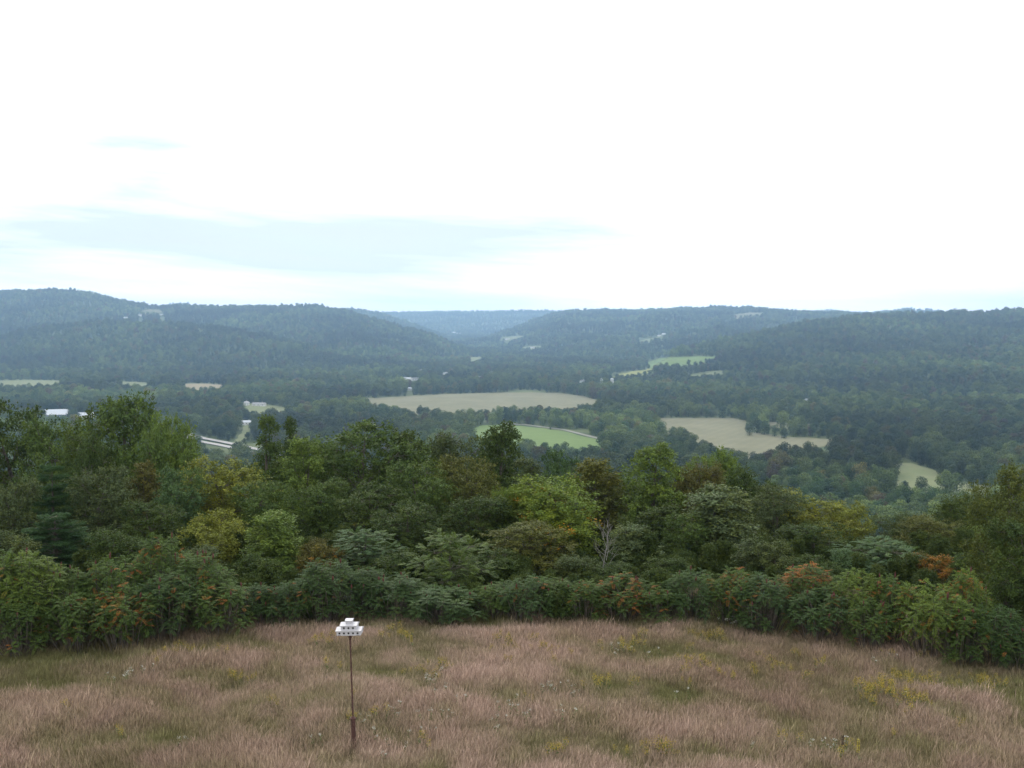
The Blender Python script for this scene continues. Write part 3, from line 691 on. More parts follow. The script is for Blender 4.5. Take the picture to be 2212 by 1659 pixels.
SM = (.058, .094, .028); SB = (.048, .082, .032); SD = (.038, .068, .024); SLm = (.082, .122, .030)
SUMACS = [
 # px, py top, width, distance, tint, autumn, label tail
 (-40, 1200, 150, 43.6, SM, .08, 'sumac cut off by the picture edge at the meadow corner'),
 (60, 1205, 150, 44.0, SLm, .04, 'bright green sumac near the meadow corner, fern-like leaves'),
 (40, 1270, 150, 42.6, SM, .12, 'low sumac spilling onto the meadow corner'),
 (150, 1218, 140, 44.5, SM, .08, 'sumac below the spreading pine'),
 (165, 1285, 130, 43.0, SM, .16, 'low sumac with reddish leaves below the spreading pine'),
 (240, 1212, 130, 45.0, SM, .12, 'sumac between the pine and the tallest sumac'),
 (270, 1285, 130, 43.2, SM, .24, 'low sumac with many orange leaves over the meadow corner'),
 (345, 1160, 130, 46.5, SM, .16, 'tallest sumac of the bank with orange tips'),
 (360, 1255, 130, 44.2, SB, .08, 'blue green sumac in front of the tallest one'),
 (435, 1200, 130, 46.0, SM, .14, 'sumac below the small yellow green tree'),
 (470, 1265, 130, 44.6, SM, .16, 'rounded sumac ending the bank above the meadow'),
 (560, 1255, 130, 46.2, SD, .08, 'dark green sumac at the foot of the light young tree'),
 (620, 1265, 110, 46.0, SD, .12, 'dark sumac between the bank and birdhouse'),
 (705, 1215, 130, 46.6, SB, .06, 'blue green sumac with star-like leaves nearest behind the birdhouse'),
 (790, 1232, 130, 47.2, SD, .06, 'dark sumac just past the birdhouse'),
 (855, 1240, 120, 46.8, SB, .04, 'blue green sumac beside the lime tipped locust'),
 (960, 1288, 140, 46.0, SB, .02, 'low blue grey sumac under the lime tipped locust'),
 (1065, 1262, 120, 46.8, SM, .06, 'sumac on the maple side of the lime tipped locust'),
 (1130, 1262, 110, 46.4, SB, .10, 'dark blue green sumac below the olive crown'),
 (1195, 1250, 110, 47.2, SM, .05, 'light green sumac below the yellowing maple'),
 (1262, 1255, 110, 46.6, SM, .12, 'sumac below the dead sapling'),
 (1345, 1248, 120, 46.8, SM, .34, 'sumac turned orange on its top, below the cone shaped tree'),
 (1425, 1262, 110, 46.2, SM, .18, 'reddish flecked sumac next to the orange topped one'),
 (1495, 1245, 110, 46.4, SB, .06, 'blue green sumac below the silvery tree'),
 (1585, 1240, 110, 46.2, SM, .22, 'sumac with a fiery orange tip below the silvery tree'),
 (1650, 1262, 120, 45.6, SB, .10, 'dark blue green sumac below the grey green bush'),
 (1745, 1232, 130, 46.6, SM, .42, 'reddest sumac of the hedge'),
 (1770, 1290, 120, 44.6, SB, .10, 'low blue green sumac in front of the reddest one'),
 (1860, 1235, 130, 45.4, SLm, .10, 'bright sumac below the feathery blue green locust'),
 (1930, 1250, 120, 45.0, SM, .12, 'sumac between feathery locust and red sapling'),
 (2010, 1262, 140, 43.8, SLm, .14, 'yellowish green sumac bush below the red sapling'),
 (2085, 1240, 120, 45.2, SLm, .22, 'lime and orange sumac beside the edge oak'),
 (2080, 1305, 130, 43.2, SM, .10, 'low sumac creeping from under the edge oak'),
 (1880, 1305, 110, 43.8, SM, .14, 'low sumac in front of the bright one'),
 (2145, 1322, 120, 43.4, SD, .06, 'dark sumac under the edge oak'),
 (2205, 1350, 120, 42.6, SD, .05, 'lowest dark sumac at the picture edge under the oak'),
]
for i, (px, py, w, Y, c, a, lb) in enumerate(SUMACS):
    jr = random.Random(i * 7 + 1)
    place('sumac_shrub', 'sumac%d' % (i * 5 % 6), px, py + jr.uniform(-16, 14), w * jr.uniform(0.95, 1.3), Y * 0.975 * (1 - 0.055 * max(0, (px - 1550) / 600)), c, a, lb, 'shrub', 'sumac shrubs along the meadow edge')
for px, py, w, Y, lb in [(1805, 1375, 74, 42.6, 'small pale green sumac sprout on the meadow below the reddest sumac'), (1572, 1352, 80, 44.6, 'pale green sumac sprout on the meadow edge beside a white flower'),
                         (1478, 1362, 40, 44.4, 'tiny green sumac sprout at the meadow edge'), (1108, 1340, 46, 45.2, 'little blue green sumac sprout under the hedge'),
                         (378, 1352, 60, 44.0, 'grey green sumac sprout where the bank meets the grass'), (2195, 1395, 80, 40.0, 'green sprout in the grass below the edge oak')]:
    place('sumac_sprout', 'sumac%d' % (len(lb) % 6), px, py, w, Y, (.085, .15, .07), 0.02, lb, 'shrub', 'sumac sprouts on the meadow')

def dead_tree():
    r = np.random.default_rng(5); tx, tz = ray(1302, 1132); Y = 51.5; x = float(tx) * Y; g = float(height(x, Y)); H = CAMZ + float(tz) * Y - g
    e = bpy.data.objects.new('dead_tree', None); link(e); e.location = (x, Y, g)
    tag(e, 'bare dead sapling with pale grey branches between maple and cone shaped tree', 'tree')
    V, Fc = tube([[0, 0, -0.4], [0.05, 0, 0.4 * H], [0.25, 0, 0.75 * H], [0.3, 0, H]], [0.034, 0.026, 0.016, 0.006], 6)
    obj('trunk', mesh_np('trunk', V, Fc, M_DEAD, smooth=True), e)
    for k in range(11):
        z = H * (0.3 + 0.055 * k); a = k * 2.4; l = H * 0.28 * (1.1 - z / H) + 0.4
        b = np.array([math.cos(a) * l * 0.6 + 0.12, math.sin(a) * l * 0.6, z + l])
        ps = [limb((0.1 + 0.2 * z / H, 0, z), b, 0.012, 0.004, r, 0.15, 5, 5)]
        for q in range(3):
            s = np.array([0.1, 0, z]) * (0.5 - 0.12 * q) + b * (0.5 + 0.12 * q); ps.append(limb(s, s + r.normal(0, 0.2, 3) + [0, 0, 0.4], 0.008, 0.004, r, 0.15, 3, 4))
        obj('branch', mesh_np('branch', *join(ps), M_DEAD, smooth=True), e)
dead_tree()

# ------------------------------------------------------------------ birdhouse on its pole
def birdhouse():
    W0 = cast([765], [1616])[0]; x, Y, g = float(W0[0]), float(W0[1]), float(W0[2])
    top = CAMZ + float(ray(757, 1336)[1]) * Y
    H = top - g; u = 0.80
    MW = plain_mat('white_paint', (0.46, 0.455, 0.49), 0.5, 0.06, 9); MH = plain_mat('dark_hole', (0.012, 0.011, 0.012), 0.9, 0.1, 5)
    MR = plain_mat('rusty_steel', (0.085, 0.040, 0.034), 0.75, 0.35, 16, 0.3, 0.3); MG = plain_mat('grey_latch', (0.22, 0.21, 0.22), 0.6, 0.1, 9)
    e = bpy.data.objects.new('birdhouse', None); link(e); e.location = (x, Y, g)
    e.rotation_euler = (0, math.radians(-1.5), math.radians(-2.5))
    tag(e, 'white three tier birdhouse on a thin rusty pole in the meadow', 'birdhouse')
    hb = H - 0.475                                     # underside of the lowest tier
    bm = bmesh.new(); cyl(bm, (0, 0, -0.3), (0, 0, 0.92), 0.068, seg=14); obj('base_post', bm_mesh('base_post', bm, MR), e)
    bm = bmesh.new(); cyl(bm, (0, 0, 0.922), (0, 0, 0.96), 0.09, seg=14); cyl(bm, (0, 0, 0.96), (0, 0, 1.005), 0.06, 0.045, 14)
    cl = obj('clamp_collar', bm_mesh('clamp_collar', bm, MR), e)
    for s in (-1, 1):
        bm = bmesh.new(); cyl(bm, (s * 0.07, -0.03, 0.94), (s * 0.115, -0.05, 0.94), 0.014, seg=8); obj('bolt', bm_mesh('bolt', bm, MR), cl)
    bm = bmesh.new(); cyl(bm, (0, 0, 0.9), (0, 0, hb + 0.02), 0.026, 0.024, 12); obj('pole', bm_mesh('pole', bm, MR), e)
    bm = bmesh.new(); cyl(bm, (0, 0, hb - 0.20), (0, 0, hb), 0.034, seg=12); obj('pole_socket', bm_mesh('pole_socket', bm, MR), e)
    for s in (-1, 1):
        bm = bmesh.new(); cyl(bm, (s * 0.03, 0, hb - 0.13), (s * 0.11, 0, hb), 0.010, seg=6); obj('brace', bm_mesh('brace', bm, MR), e)
    def tier(nm, z, w, d, h, holes, rise, ww=None, rtop=None, over=0.028):
        bm = bmesh.new()
        vs = box(bm, (0, 0, z + h / 2), (w, d, h))
        if ww:
            for v in vs:
                if v.co.z < z + h / 2: v.co.x *= ww / w; v.co.y *= ww / w
        bmesh.ops.bevel(bm, geom=bm.edges[:], offset=0.004, segments=1, affect='EDGES')
        st = obj(nm, bm_mesh(nm, bm, MW), e)
        for i in range(holes):
            hx = (i - (holes - 1) / 2) * 0.140
            bm = bmesh.new(); cyl(bm, (hx, -d / 2 - 0.004, z + h * 0.55), (hx, -d / 2 + 0.02, z + h * 0.55), 0.026, seg=16); obj('entrance_hole', bm_mesh('entrance_hole', bm, MH), st)
            bm = bmesh.new()
            for k in range(16):
                a0, a1 = k * math.pi / 8, (k + 1) * math.pi / 8
                q = [bm.verts.new((hx + r_ * math.cos(a), -d / 2 - yy, z + h * 0.55 + r_ * math.sin(a))) for (r_, yy, a) in ((0.029, 0.009, a0), (0.037, 0.009, a0), (0.037, 0.009, a1), (0.029, 0.009, a1))]
                bm.faces.new(q)
            obj('entrance_ring', bm_mesh('entrance_ring', bm, MG), st)
        # gabled roof, ridge running along the front, with an eave board
        bm = bmesh.new(); box(bm, (0, 0, z + h + 0.009), (w + 2 * over, d + 2 * over, 0.018))
        ax_, ay_ = w / 2 + over, d / 2 + over; z0, z1 = z + h + 0.019, z + h + 0.019 + rise
        f0 = [bm.verts.new(p) for p in ((-ax_, -ay_, z0), (ax_, -ay_, z0), (ax_, ay_, z0), (-ax_, ay_, z0), (-ax_, 0, z1), (ax_, 0, z1))]
        for q in ((0, 1, 5, 4), (2, 3, 4, 5), (1, 2, 5), (3, 0, 4), (3, 2, 1, 0)): bm.faces.new([f0[i] for i in q])
        obj('roof', bm_mesh('roof', bm, MW), e)
        return st, z + h + 0.019
    s1, z1 = tier('lower_tier', hb, 0.74, 0.42, 0.135, 5, 0.062)
    s2, z2 = tier('middle_tier', z1 + 0.001, 0.475, 0.375, 0.135, 3, 0.058)
    s3, z3 = tier('cupola', z2 + 0.001, 0.215, 0.27, 0.115, 0, 0.030, 0.175, None, 0.008)
    for s in (-1, 1):
        bm = bmesh.new(); box(bm, (s * 0.29, -0.216, hb + 0.012), (0.09, 0.01, 0.014)); obj('latch', bm_mesh('latch', bm, MG), s1)
    return x, Y
BX, BY = birdhouse()

# ------------------------------------------------------------------ farm buildings and houses
M_WHITE = plain_mat('white_siding', (0.78, 0.78, 0.78), 0.7, 0.05, 0.5); M_ROOFG = plain_mat('grey_roof', (0.30, 0.30, 0.31), 0.8, 0.1, 0.5)
M_ROOFW = plain_mat('pale_metal_roof', (0.50, 0.53, 0.58), 0.4, 0.05, 0.3); M_GLASS = plain_mat('window_glass', (0.03, 0.04, 0.05), 0.15, 0.1, 1)
M_TAN_S = plain_mat('tan_siding', (0.45, 0.42, 0.36), 0.8, 0.1, 0.5); M_STEELB = plain_mat('blue_steel', (0.20, 0.22, 0.36), 0.6, 0.1, 0.5)
HOUSES_XY = []
def gable(name, label, px, py, w, d, h, rz, wall=M_WHITE, roof=M_ROOFG, cat='house', group=None, windows=3, chimney=True, door=True, wide=None):
    W = cast([px], [py])[0]; x, y = W[0], W[1]; z = float(height(x, y)) - 0.4
    e = bpy.data.objects.new(name, None); link(e); e.location = (x, y, z); e.rotation_euler = (0, 0, rz)
    tag(e, label, cat, group)
    bm = bmesh.new(); box(bm, (0, 0, h / 2), (w, d, h))
    rise = d * 0.30
    for s in (-1, 1):
        q = [bm.verts.new((s * w / 2, -d / 2, h)), bm.verts.new((s * w / 2, d / 2, h)), bm.verts.new((s * w / 2, 0, h + rise))]; bm.faces.new(q)
    obj('wall', bm_mesh('wall', bm, wall), e)
    bm = bmesh.new(); o = 0.5
    for s in (-1, 1):
        k = rise / (d / 2)
        lo = h - o * k + 0.05; a = [(-w / 2 - o, s * (d / 2 + o), lo), (w / 2 + o, s * (d / 2 + o), lo), (w / 2 + o, 0, h + rise + 0.05), (-w / 2 - o, 0, h + rise + 0.05)]
        v0 = [bm.verts.new(p) for p in a]; v1 = [bm.verts.new((p[0], p[1], p[2] + 0.22)) for p in a]
        bm.faces.new(v0); bm.faces.new(v1)
        for i in range(4): bm.faces.new((v0[i], v0[(i + 1) % 4], v1[(i + 1) % 4], v1[i]))
    rf = obj('roof', bm_mesh('roof', bm, roof), e)
    if chimney:
        bm = bmesh.new(); box(bm, (w * 0.25, 0.2, h + rise + 0.5), (0.9, 0.9, 1.6)); obj('chimney', bm_mesh('chimney', bm, M_TAN_S), rf)
    for i in range(windows):
        wx = (i + 0.5) / windows * w - w / 2
        bm = bmesh.new(); box(bm, (wx, -d / 2 - 0.03, h * 0.62), (1.3, 0.1, 1.5)); obj('window', bm_mesh('window', bm, M_GLASS), e)
    if door:
        bm = bmesh.new(); box(bm, (w * 0.12, -d / 2 - 0.03, 1.4), (1.2, 0.12, 2.1)); obj('door', bm_mesh('door', bm, M_TAN_S), e)
    HOUSES_XY.append((x, y, max(w, d) / 2, h + rise))
    return e
gable('machine_shed', 'long pale metal roofed shed seen over the near treetops', 122, 903, 38, 24, 6.5, 0.35, M_STEELB, M_ROOFW, 'building', windows=0, chimney=False)
gable('machine_shed', 'low grey roofed annexe just beyond the long metal shed', 190, 902, 32, 13, 4.5, 0.2, M_WHITE, M_ROOFW, 'building', windows=4, chimney=False)
G_V = 'white houses of the valley village'
vill = [(872, 820, 16, 'leftmost white house of the row below the long hill foot'), (884, 821, 12, 'second white house of the row below the long hill foot'), (896, 822, 20, 'longest white building of the row below the long hill foot'),
        (962, 809, 20, 'white farmhouse below the small village green'), (978, 801, 9, 'small bright cottage beside the village green'), (1007, 796, 13, 'pale house on the far side of the village green'),
        (1022, 812, 13, 'pale house halfway between farmhouse and bright barn'), (1037, 818, 12, 'low white house above the wide tan field'), (1061, 808, 13, 'single brightest white barn of the village'),
        (1088, 804, 12, 'white house beyond the brightest barn'), (884, 843, 13, 'tall white house alone at the corner of the wide tan field'), (909, 803, 12, 'white house against the hill foot'),
        (1258, 826, 15, 'white farmhouse next to the pair of white silos'), (981, 719, 40, 'large pale building far up the valley'), (990, 721, 30, 'second pale building far up the valley'),
        (1425, 726, 18, 'white house on the far ridge lane'), (1434, 723, 16, 'white house at the top of the far ridge lane'), (304, 683, 18, 'white house on the saddle field edge'), (349, 681, 22, 'pale farmhouse beside the saddle field'),
        (272, 688, 22, 'lone white house on the hillside below the saddle'), (1096, 734, 26, 'pale farm on the far slope strip'), (1150, 752, 22, 'pale house on the lower far slope strip'), (1742, 868, 9, 'small white house at the foot of the wooded spur'),
        (530, 876, 14, 'white cabin in the grassy clearing'), (560, 877, 24, 'long low dark roofed barn in the grassy clearing'), (533, 918, 13, 'small pale house at the top of the straight green strip'), (727, 878, 12, 'pale roofed house left of the wide tan field'),
        (590, 985, 22, 'pale roofed building behind the slim pointed tree')]
for i, (px, py, w, lb) in enumerate(vill):
    gable('house', lb, px, py, w, min(w * 0.6, 8.5), 4.0 + (i % 3) * 0.6, [0.1, -0.5, 0.6, 1.2, -0.2][i % 5], M_WHITE, [M_ROOFG, M_ROOFW, M_ROOFG][i % 3], 'house', G_V if i < 13 else 'scattered houses on the far slopes and valley')
def silo(px, py, label):
    W = cast([px], [py])[0]; x, y = W[0], W[1]; z = float(height(x, y))
    e = bpy.data.objects.new('silo', None); link(e); e.location = (x, y, z - 0.3); tag(e, label, 'silo', 'pair of white silos')
    bm = bmesh.new(); cyl(bm, (0, 0, 0), (0, 0, 11), 4.2, seg=24); obj('body', bm_mesh('body', bm, M_WHITE), e)
    bm = bmesh.new(); bmesh.ops.create_uvsphere(bm, u_segments=24, v_segments=12, radius=4.2)
    bmesh.ops.delete(bm, geom=[v for v in bm.verts if v.co.z < -0.01], context='VERTS')
    bmesh.ops.transform(bm, matrix=Matrix.Translation((0, 0, 11.02)) @ Matrix.Diagonal((1, 1, 0.7, 1)), verts=bm.verts); obj('dome', bm_mesh('dome', bm, M_ROOFW), e)
    HOUSES_XY.append((x, y, 5, 13))
silo(1299, 830, 'white domed silo nearer the farmhouse'); silo(1322, 829, 'white domed silo nearer the yellowish meadow')

# ------------------------------------------------------------------ woods of the valley and hills
def far_tree(name, seed, H, R, n, lf, tall=False):
    r = np.random.default_rng(seed); k = 9
    zs = r.uniform(0.35, 0.80, k); az = np.arange(k) * 2.4; rad = R * r.uniform(0.25, 0.62, k) * (1.15 - 0.5 * zs)
    C = np.column_stack([rad * np.cos(az), rad * np.sin(az), zs * H]); q = R * r.uniform(0.36, 0.55, k)
    C = np.vstack([C, [0, 0, 0.5 * H], [r.normal(0, .1 * R), r.normal(0, .1 * R), 0.82 * H]]); q = np.append(q, [R * 0.72, R * 0.4])
    w = q ** 2 / (q ** 2).sum(); pick = r.choice(len(q), n, p=w)
    d = unit(r.normal(0, 1, (n, 3)) + [0, 0, 0.35]); B = C[pick] + d * (q[pick] * r.uniform(0.7, 1.08, n))[:, None] * np.array([1, 1, 0.9])
    low = r.uniform(0, 1, n) < 0.16; B[low, 2] = r.uniform(0.02, 0.35, low.sum()) * H; B[low, :2] *= 0.85
    ax = unit(np.cross(d, r.normal(0, 1, (n, 3))) + r.normal(0, 0.30, (n, 3))); sd_ = unit(np.cross(d, ax)) + r.normal(0, 0.28, (n, 3))
    L_ = lf * r.uniform(0.6, 1.4, n); V = leaf_quads(B - ax * L_[:, None] * 0.5, ax, sd_, L_, L_ * 0.75)
    hl = r.uniform(0, 1, len(q))
    tv, tf = tube([[0, 0, -1], [0, 0, H * 0.55]], [0.35, 0.15], 5)
    nq = len(V) // 4; VV = np.vstack([V, tv]); FF = np.vstack([np.arange(4 * nq).reshape(nq, 4), tf + len(V)])
    lv = np.concatenate([np.repeat(np.clip(r.normal(0.45, 0.2, n), 0, 1), 4), np.zeros(len(tv))]); hv = np.concatenate([np.repeat(hl[pick] * 0.6, 4), np.zeros(len(tv))])
    return VV, FF, lv, hv
FAR_GEO = [far_tree('valley', 200 + i, 13 + 1.6 * (i % 4), 5.4 + 0.8 * (i % 3), 1900, 0.72) for i in range(8)]
PROTO_COL = bpy.data.collections.new('woods_shapes')
def proto_obj(name, me):
    o = bpy.data.objects.new(name, me); PROTO_COL.objects.link(o); return o
FAR_I = [proto_obj('woods_a%02d' % i, mesh_np('woods_tree', g[0], g[1], M_LEAF_I, {'lv': ('FLOAT', g[2]), 'hv': ('FLOAT', g[3])})) for i, g in enumerate(FAR_GEO)]
FAR_M = [mesh_np('valley_tree', g[0], g[1], M_LEAF, {'lv': ('FLOAT', g[2]), 'hv': ('FLOAT', g[3])}) for g in FAR_GEO]
FAR_H = [float(np.quantile(g[0][:, 2], 0.99)) for g in FAR_GEO]

def scatter_group(colname, objs):
    c = bpy.data.collections.new(colname)
    for o in objs: c.objects.link(o)
    return c
def gn_instances(name, coll):
    ng = bpy.data.node_groups.new(name, 'GeometryNodeTree')
    ng.interface.new_socket('Geometry', in_out='INPUT', socket_type='NodeSocketGeometry'); ng.interface.new_socket('Geometry', in_out='OUTPUT', socket_type='NodeSocketGeometry')
    N = ng.nodes; L = ng.links; gi = N.new('NodeGroupInput'); go = N.new('NodeGroupOutput')
    ci = N.new('GeometryNodeCollectionInfo'); ci.inputs['Collection'].default_value = coll; ci.inputs['Separate Children'].default_value = True; ci.inputs['Reset Children'].default_value = True
    ip = N.new('GeometryNodeInstanceOnPoints'); ip.inputs['Pick Instance'].default_value = True
    def na(nm, t):
        a = N.new('GeometryNodeInputNamedAttribute'); a.data_type = t; a.inputs['Name'].default_value = nm; return a.outputs['Attribute']
    L.new(gi.outputs[0], ip.inputs['Points']); L.new(ci.outputs[0], ip.inputs['Instance'])
    L.new(na('pick', 'INT'), ip.inputs['Instance Index']); L.new(na('rot', 'FLOAT_VECTOR'), ip.inputs['Rotation']); L.new(na('scl', 'FLOAT_VECTOR'), ip.inputs['Scale'])
    L.new(ip.outputs[0], go.inputs[0]); return ng
def scatter(name, ng, P, pick, rot, scl, tint):
    me = bpy.data.meshes.new(name); me.vertices.add(len(P)); me.vertices.foreach_set('co', np.asarray(P, np.float32).ravel())
    a = me.attributes.new('pick', 'INT', 'POINT'); a.data.foreach_set('value', np.asarray(pick, np.int32))
    for nm, v in (('rot', rot), ('scl', scl)):
        a = me.attributes.new(nm, 'FLOAT_VECTOR', 'POINT'); a.data.foreach_set('vector', np.asarray(v, np.float32).ravel())
    a = me.attributes.new('tint', 'FLOAT_COLOR', 'POINT'); a.data.foreach_set('color', np.column_stack([tint, np.ones(len(P))]).astype(np.float32).ravel())
    o = obj(name, me); m = o.modifiers.new('plants', 'NODES'); m.node_group = ng; o['kind'] = 'stuff'; return o

SKYLINE = np.array([(0, 868), (60, 875), (110, 900), (190, 880), (260, 855), (330, 880), (385, 893), (435, 930), (445, 985), (560, 985), (580, 900), (630, 905), (680, 940), (770, 915), (880, 930), (1000, 935), (1080, 915), (1150, 960), (1210, 975), (1290, 990),
                    (1350, 1000), (1410, 960), (1480, 995), (1540, 975), (1620, 1010), (1700, 1070), (1840, 1090), (1900, 1130), (1960, 1125), (2060, 1085), (2120, 1010), (2212, 1000)], float)
def blocked(x, y):
    b = np.zeros(len(x), bool)
    for W in CLEAR:
        lo, hi = W.min(0) - 5, W.max(0) + 5
        k = (x > lo[0]) & (x < hi[0]) & (y > lo[1]) & (y < hi[1])
        if k.any(): b[k] |= inside(W, x[k], y[k])
    for hx, hy, r_, hh in HOUSES_XY:
        dep = max(0.03, (CAMZ - VALLEY - 8) / hy); reach = min(250.0, max(30.0, (20 - hh * 0.45) / dep))
        s = (hy - y); u0 = hx / hy
        b |= (np.abs(x - u0 * y) < r_ * 0.8 + 3.0) & (s > -r_ - 5) & (s < reach)
    return b
n_tint = SinNoise(21, 160, 3); n_stand_shade = SinNoise(22, 700, 2); n_gap = SinNoise(23, 260, 3)
# terrain horizon seen from the camera, to leave out trees on slopes that face away
_yy = np.geomspace(400, 11800, 500); _uu = np.linspace(-0.62, 0.62, 500)
_UU, _YY = np.meshgrid(_uu, _yy, indexing='ij'); _S = (height(_UU * _YY, _YY) - CAMZ) / _YY; _S = np.maximum.accumulate(_S, axis=1)
def visible(x, y, z):
    iu = np.clip(np.searchsorted(_uu, x / y), 0, 499); iy = np.clip(np.searchsorted(_yy, y * 0.985) - 1, 0, 499)
    return (z - CAMZ) / y > _S[iu, iy] - 0.001
def woods_points(y0, y1, step, seed):
    r = np.random.default_rng(seed)
    gx = np.arange(-0.58 * y1 - 30, 0.58 * y1 + 30, step); gy = np.arange(y0, y1, step)
    X, Yq = np.meshgrid(gx, gy); X = X.ravel() + r.uniform(-0.45, 0.45, X.size) * step; Yq = Yq.ravel() + r.uniform(-0.45, 0.45, Yq.size) * step
    k = np.abs(X) < 0.56 * Yq + 12; X, Yq = X[k], Yq[k]
    return X, Yq, r
A_x, A_y, A_s = [], [], []
for y0, y1, st, seed, sc in [(560, 1250, 12.0, 1, 1.42), (1250, 2200, 12.5, 2, 1.38), (2200, 3200, 14, 3, 1.35), (3200, 5000, 16, 4, 1.35), (5000, 7000, 19, 5, 1.4), (7000, 9700, 26, 6, 1.6)]:
    X, Yq, r = woods_points(y0, y1, st, seed); Z = height(X, Yq)
    pk = r.integers(0, 8, len(X)); 
    s = sc * np.where(r.uniform(0, 1, len(X)) < 0.25, r.uniform(0.40, 0.7, len(X)), r.uniform(0.7, 1.18, len(X))) * (1 + 0.12 * n_tint(X, Yq)).clip(0.7, 1.3)
    px, py = project(X, Yq, Z + 14 * s)
    keep = (py < np.interp(px, SKYLINE[:, 0], SKYLINE[:, 1]) + 120) & (px > -120) & (px < 2332) & visible(X, Yq, Z + 14 * s)
    keep &= ~blocked(X, Yq)
    gap = n_gap(X * 0.45, Yq * 1.3); flat = (Z - valley(X, Yq)) < 6
    keep &= ~(flat & (gap > 1.25) & (Yq > 1000))
    s = np.where(flat & (gap > 1.0), s * 0.62, s)
    for v in VIS:
        for fr in (0.3, 0.6, 0.85, 1.0):
            qx, qy = project(X, Yq, Z + 14 * s * fr); keep &= ~inside(v, qx, qy)
    A_x.append(np.column_stack([X, Yq, Z])[keep]); A_s.append(s[keep]); A_y.append(pk[keep])
WP = np.vstack(A_x); WS = np.concatenate(A_s); WK = np.concatenate(A_y)
nW = len(WP)
base_a = np.array([.034, .062, .022]); base_b = np.array([.098, .132, .042]); base_c = np.array([.10, .095, .030]); base_d = np.array([.075, .060, .035])
tt = np.clip(0.45 + 0.24 * n_tint(WP[:, 0], WP[:, 1]) + rng.normal(0, 0.36, nW), 0, 1)[:, None]
WT = base_a * (1 - tt) + base_b * tt
q = rng.uniform(0, 1, nW); WT[q < 0.05] = base_c * 1.0; WT[q > 0.965] = base_d
WT *= np.clip(1 + 0.27 * n_stand_shade(WP[:, 0], WP[:, 1]), 0.5, 1.7)[:, None] * rng.uniform(0.75, 1.25, (nW, 1))  # broad stand tones, strengthened to put patches of cloud shadow into the leaf colour
WR = rng.uniform(0, 6.28, nW)
# hand-set trees standing in front of the fields
LAND = [('tallest round tree of the clump at the tan field corner', 1636, 903, 26, DK), ('second round tree of the clump at the tan field corner', 1652, 909, 24, MD), ('outer dark tree of the clump, touching the open tan crop', 1620, 914, 22, DK),
        ('small round tree trailing the clump at the tan field corner', 1674, 918, 20, MD), ('low tree at the tail of the clump behind the tan field', 1694, 925, 18, DK),
        ('dark tall tree of the split pair above the small grey field', 1886, 985, 34, DK), ('broad tree on the wood side of the split pair', 1866, 988, 32, MD), ('tree standing free at the edge of the small grey field', 1918, 984, 30, DK),
        ('dark tree jutting into the wide tan field', 908, 876, 20, DK), ('paler neighbour of the dark tree jutting into the wide tan field', 923, 879, 17, MD), ('single rounded tree at the near edge of the wide tan field', 947, 881, 17, MD),
        ('rounded tree alone in the middle of the tan field near edge', 1050, 884, 15, DK), ('dark tree at the far end of the wide tan field', 1165, 876, 18, DK), ('rounded dark tree in front of the small grey field', 1992, 1030, 32, DK),
        ('round tree beside the small grey field', 2068, 1022, 38, MD), ('dark round tree on the far side of the small grey field', 2100, 1012, 34, DK)]
def free_tree(name, me_i, x, y, s, rz, tint, label, group, sz=None):
    o = obj(name, FAR_M[me_i]); o.location = (x, y, float(height(x, y))); o.scale = (s, s, sz or s); o.rotation_euler = (0, 0, rz); o.color = (*tint, 0.0)
    return tag(o, label, 'tree', group)
for i, (lb, px, py, w, c) in enumerate(LAND):
    Yt = None
    tx, tz = ray(px, py)
    # stand where a tree of this width has its top on the sight line
    ys = np.linspace(500, 2600, 1200); hh = (CAMZ + tz * ys) - height(tx * ys, ys); ok = np.abs(hh - (w / F * ys) * 1.25)
    Yt = float(ys[int(np.argmin(ok))]); x = float(tx) * Yt; wm = w / F * Yt
    g = FAR_GEO[i % 8]; R0 = float(np.quantile(np.hypot(g[0][:, 0], g[0][:, 1]), 0.97)); H0 = FAR_H[i % 8]
    free_tree('field_tree', i % 8, x, Yt, wm / 2 / R0, i * 1.1, c, lb, 'trees standing out at the field edges', (wm * 1.25) / H0)
    far = np.hypot(WP[:, 0] - x, WP[:, 1] - Yt) > wm * 0.55
    WP, WS, WK, WT, WR = WP[far], WS[far], WK[far], WT[far], WR[far]
# the trees that show largest are objects of their own, the rest reads as one wood
px, py = project(WP[:, 0], WP[:, 1], WP[:, 2] + 13 * WS)
seen = (py < np.interp(px, SKYLINE[:, 0], SKYLINE[:, 1]) - 8) & (px > 0) & (px < 2212) & (WP[:, 1] < 2000)
order = np.where(seen)[0]; order = order[np.argsort(-(WS[order] / WP[order, 1]))][:290]
for i in order:
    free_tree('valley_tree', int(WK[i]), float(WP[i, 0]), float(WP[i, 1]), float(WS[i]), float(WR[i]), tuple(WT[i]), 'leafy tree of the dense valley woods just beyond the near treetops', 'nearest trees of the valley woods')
rest = np.ones(len(WP), bool); rest[order] = False
WP, WS, WK, WT, WR = WP[rest], WS[rest], WK[rest], WT[rest], WR[rest]
NG_FAR = gn_instances('woods', scatter_group('woods_set', FAR_I))
xx, yy = WP[:, 0], WP[:, 1]; up = WP[:, 2] - valley(xx, yy)
masks = [('valley_woods', 'dense green woods and hedges covering the valley floor', (up < 8) & (yy < 4200)),
         ('hillside_woods', 'blue green forest on the long hill with a low saddle', (up >= 8) & (xx < -0.03 * yy) & (yy < 5200)),
         ('hillside_woods', 'forest on the broad wooded spur behind the tan fields', (up >= 8) & (xx >= -0.03 * yy) & (yy < 4100))]
used = np.zeros(len(WP), bool)
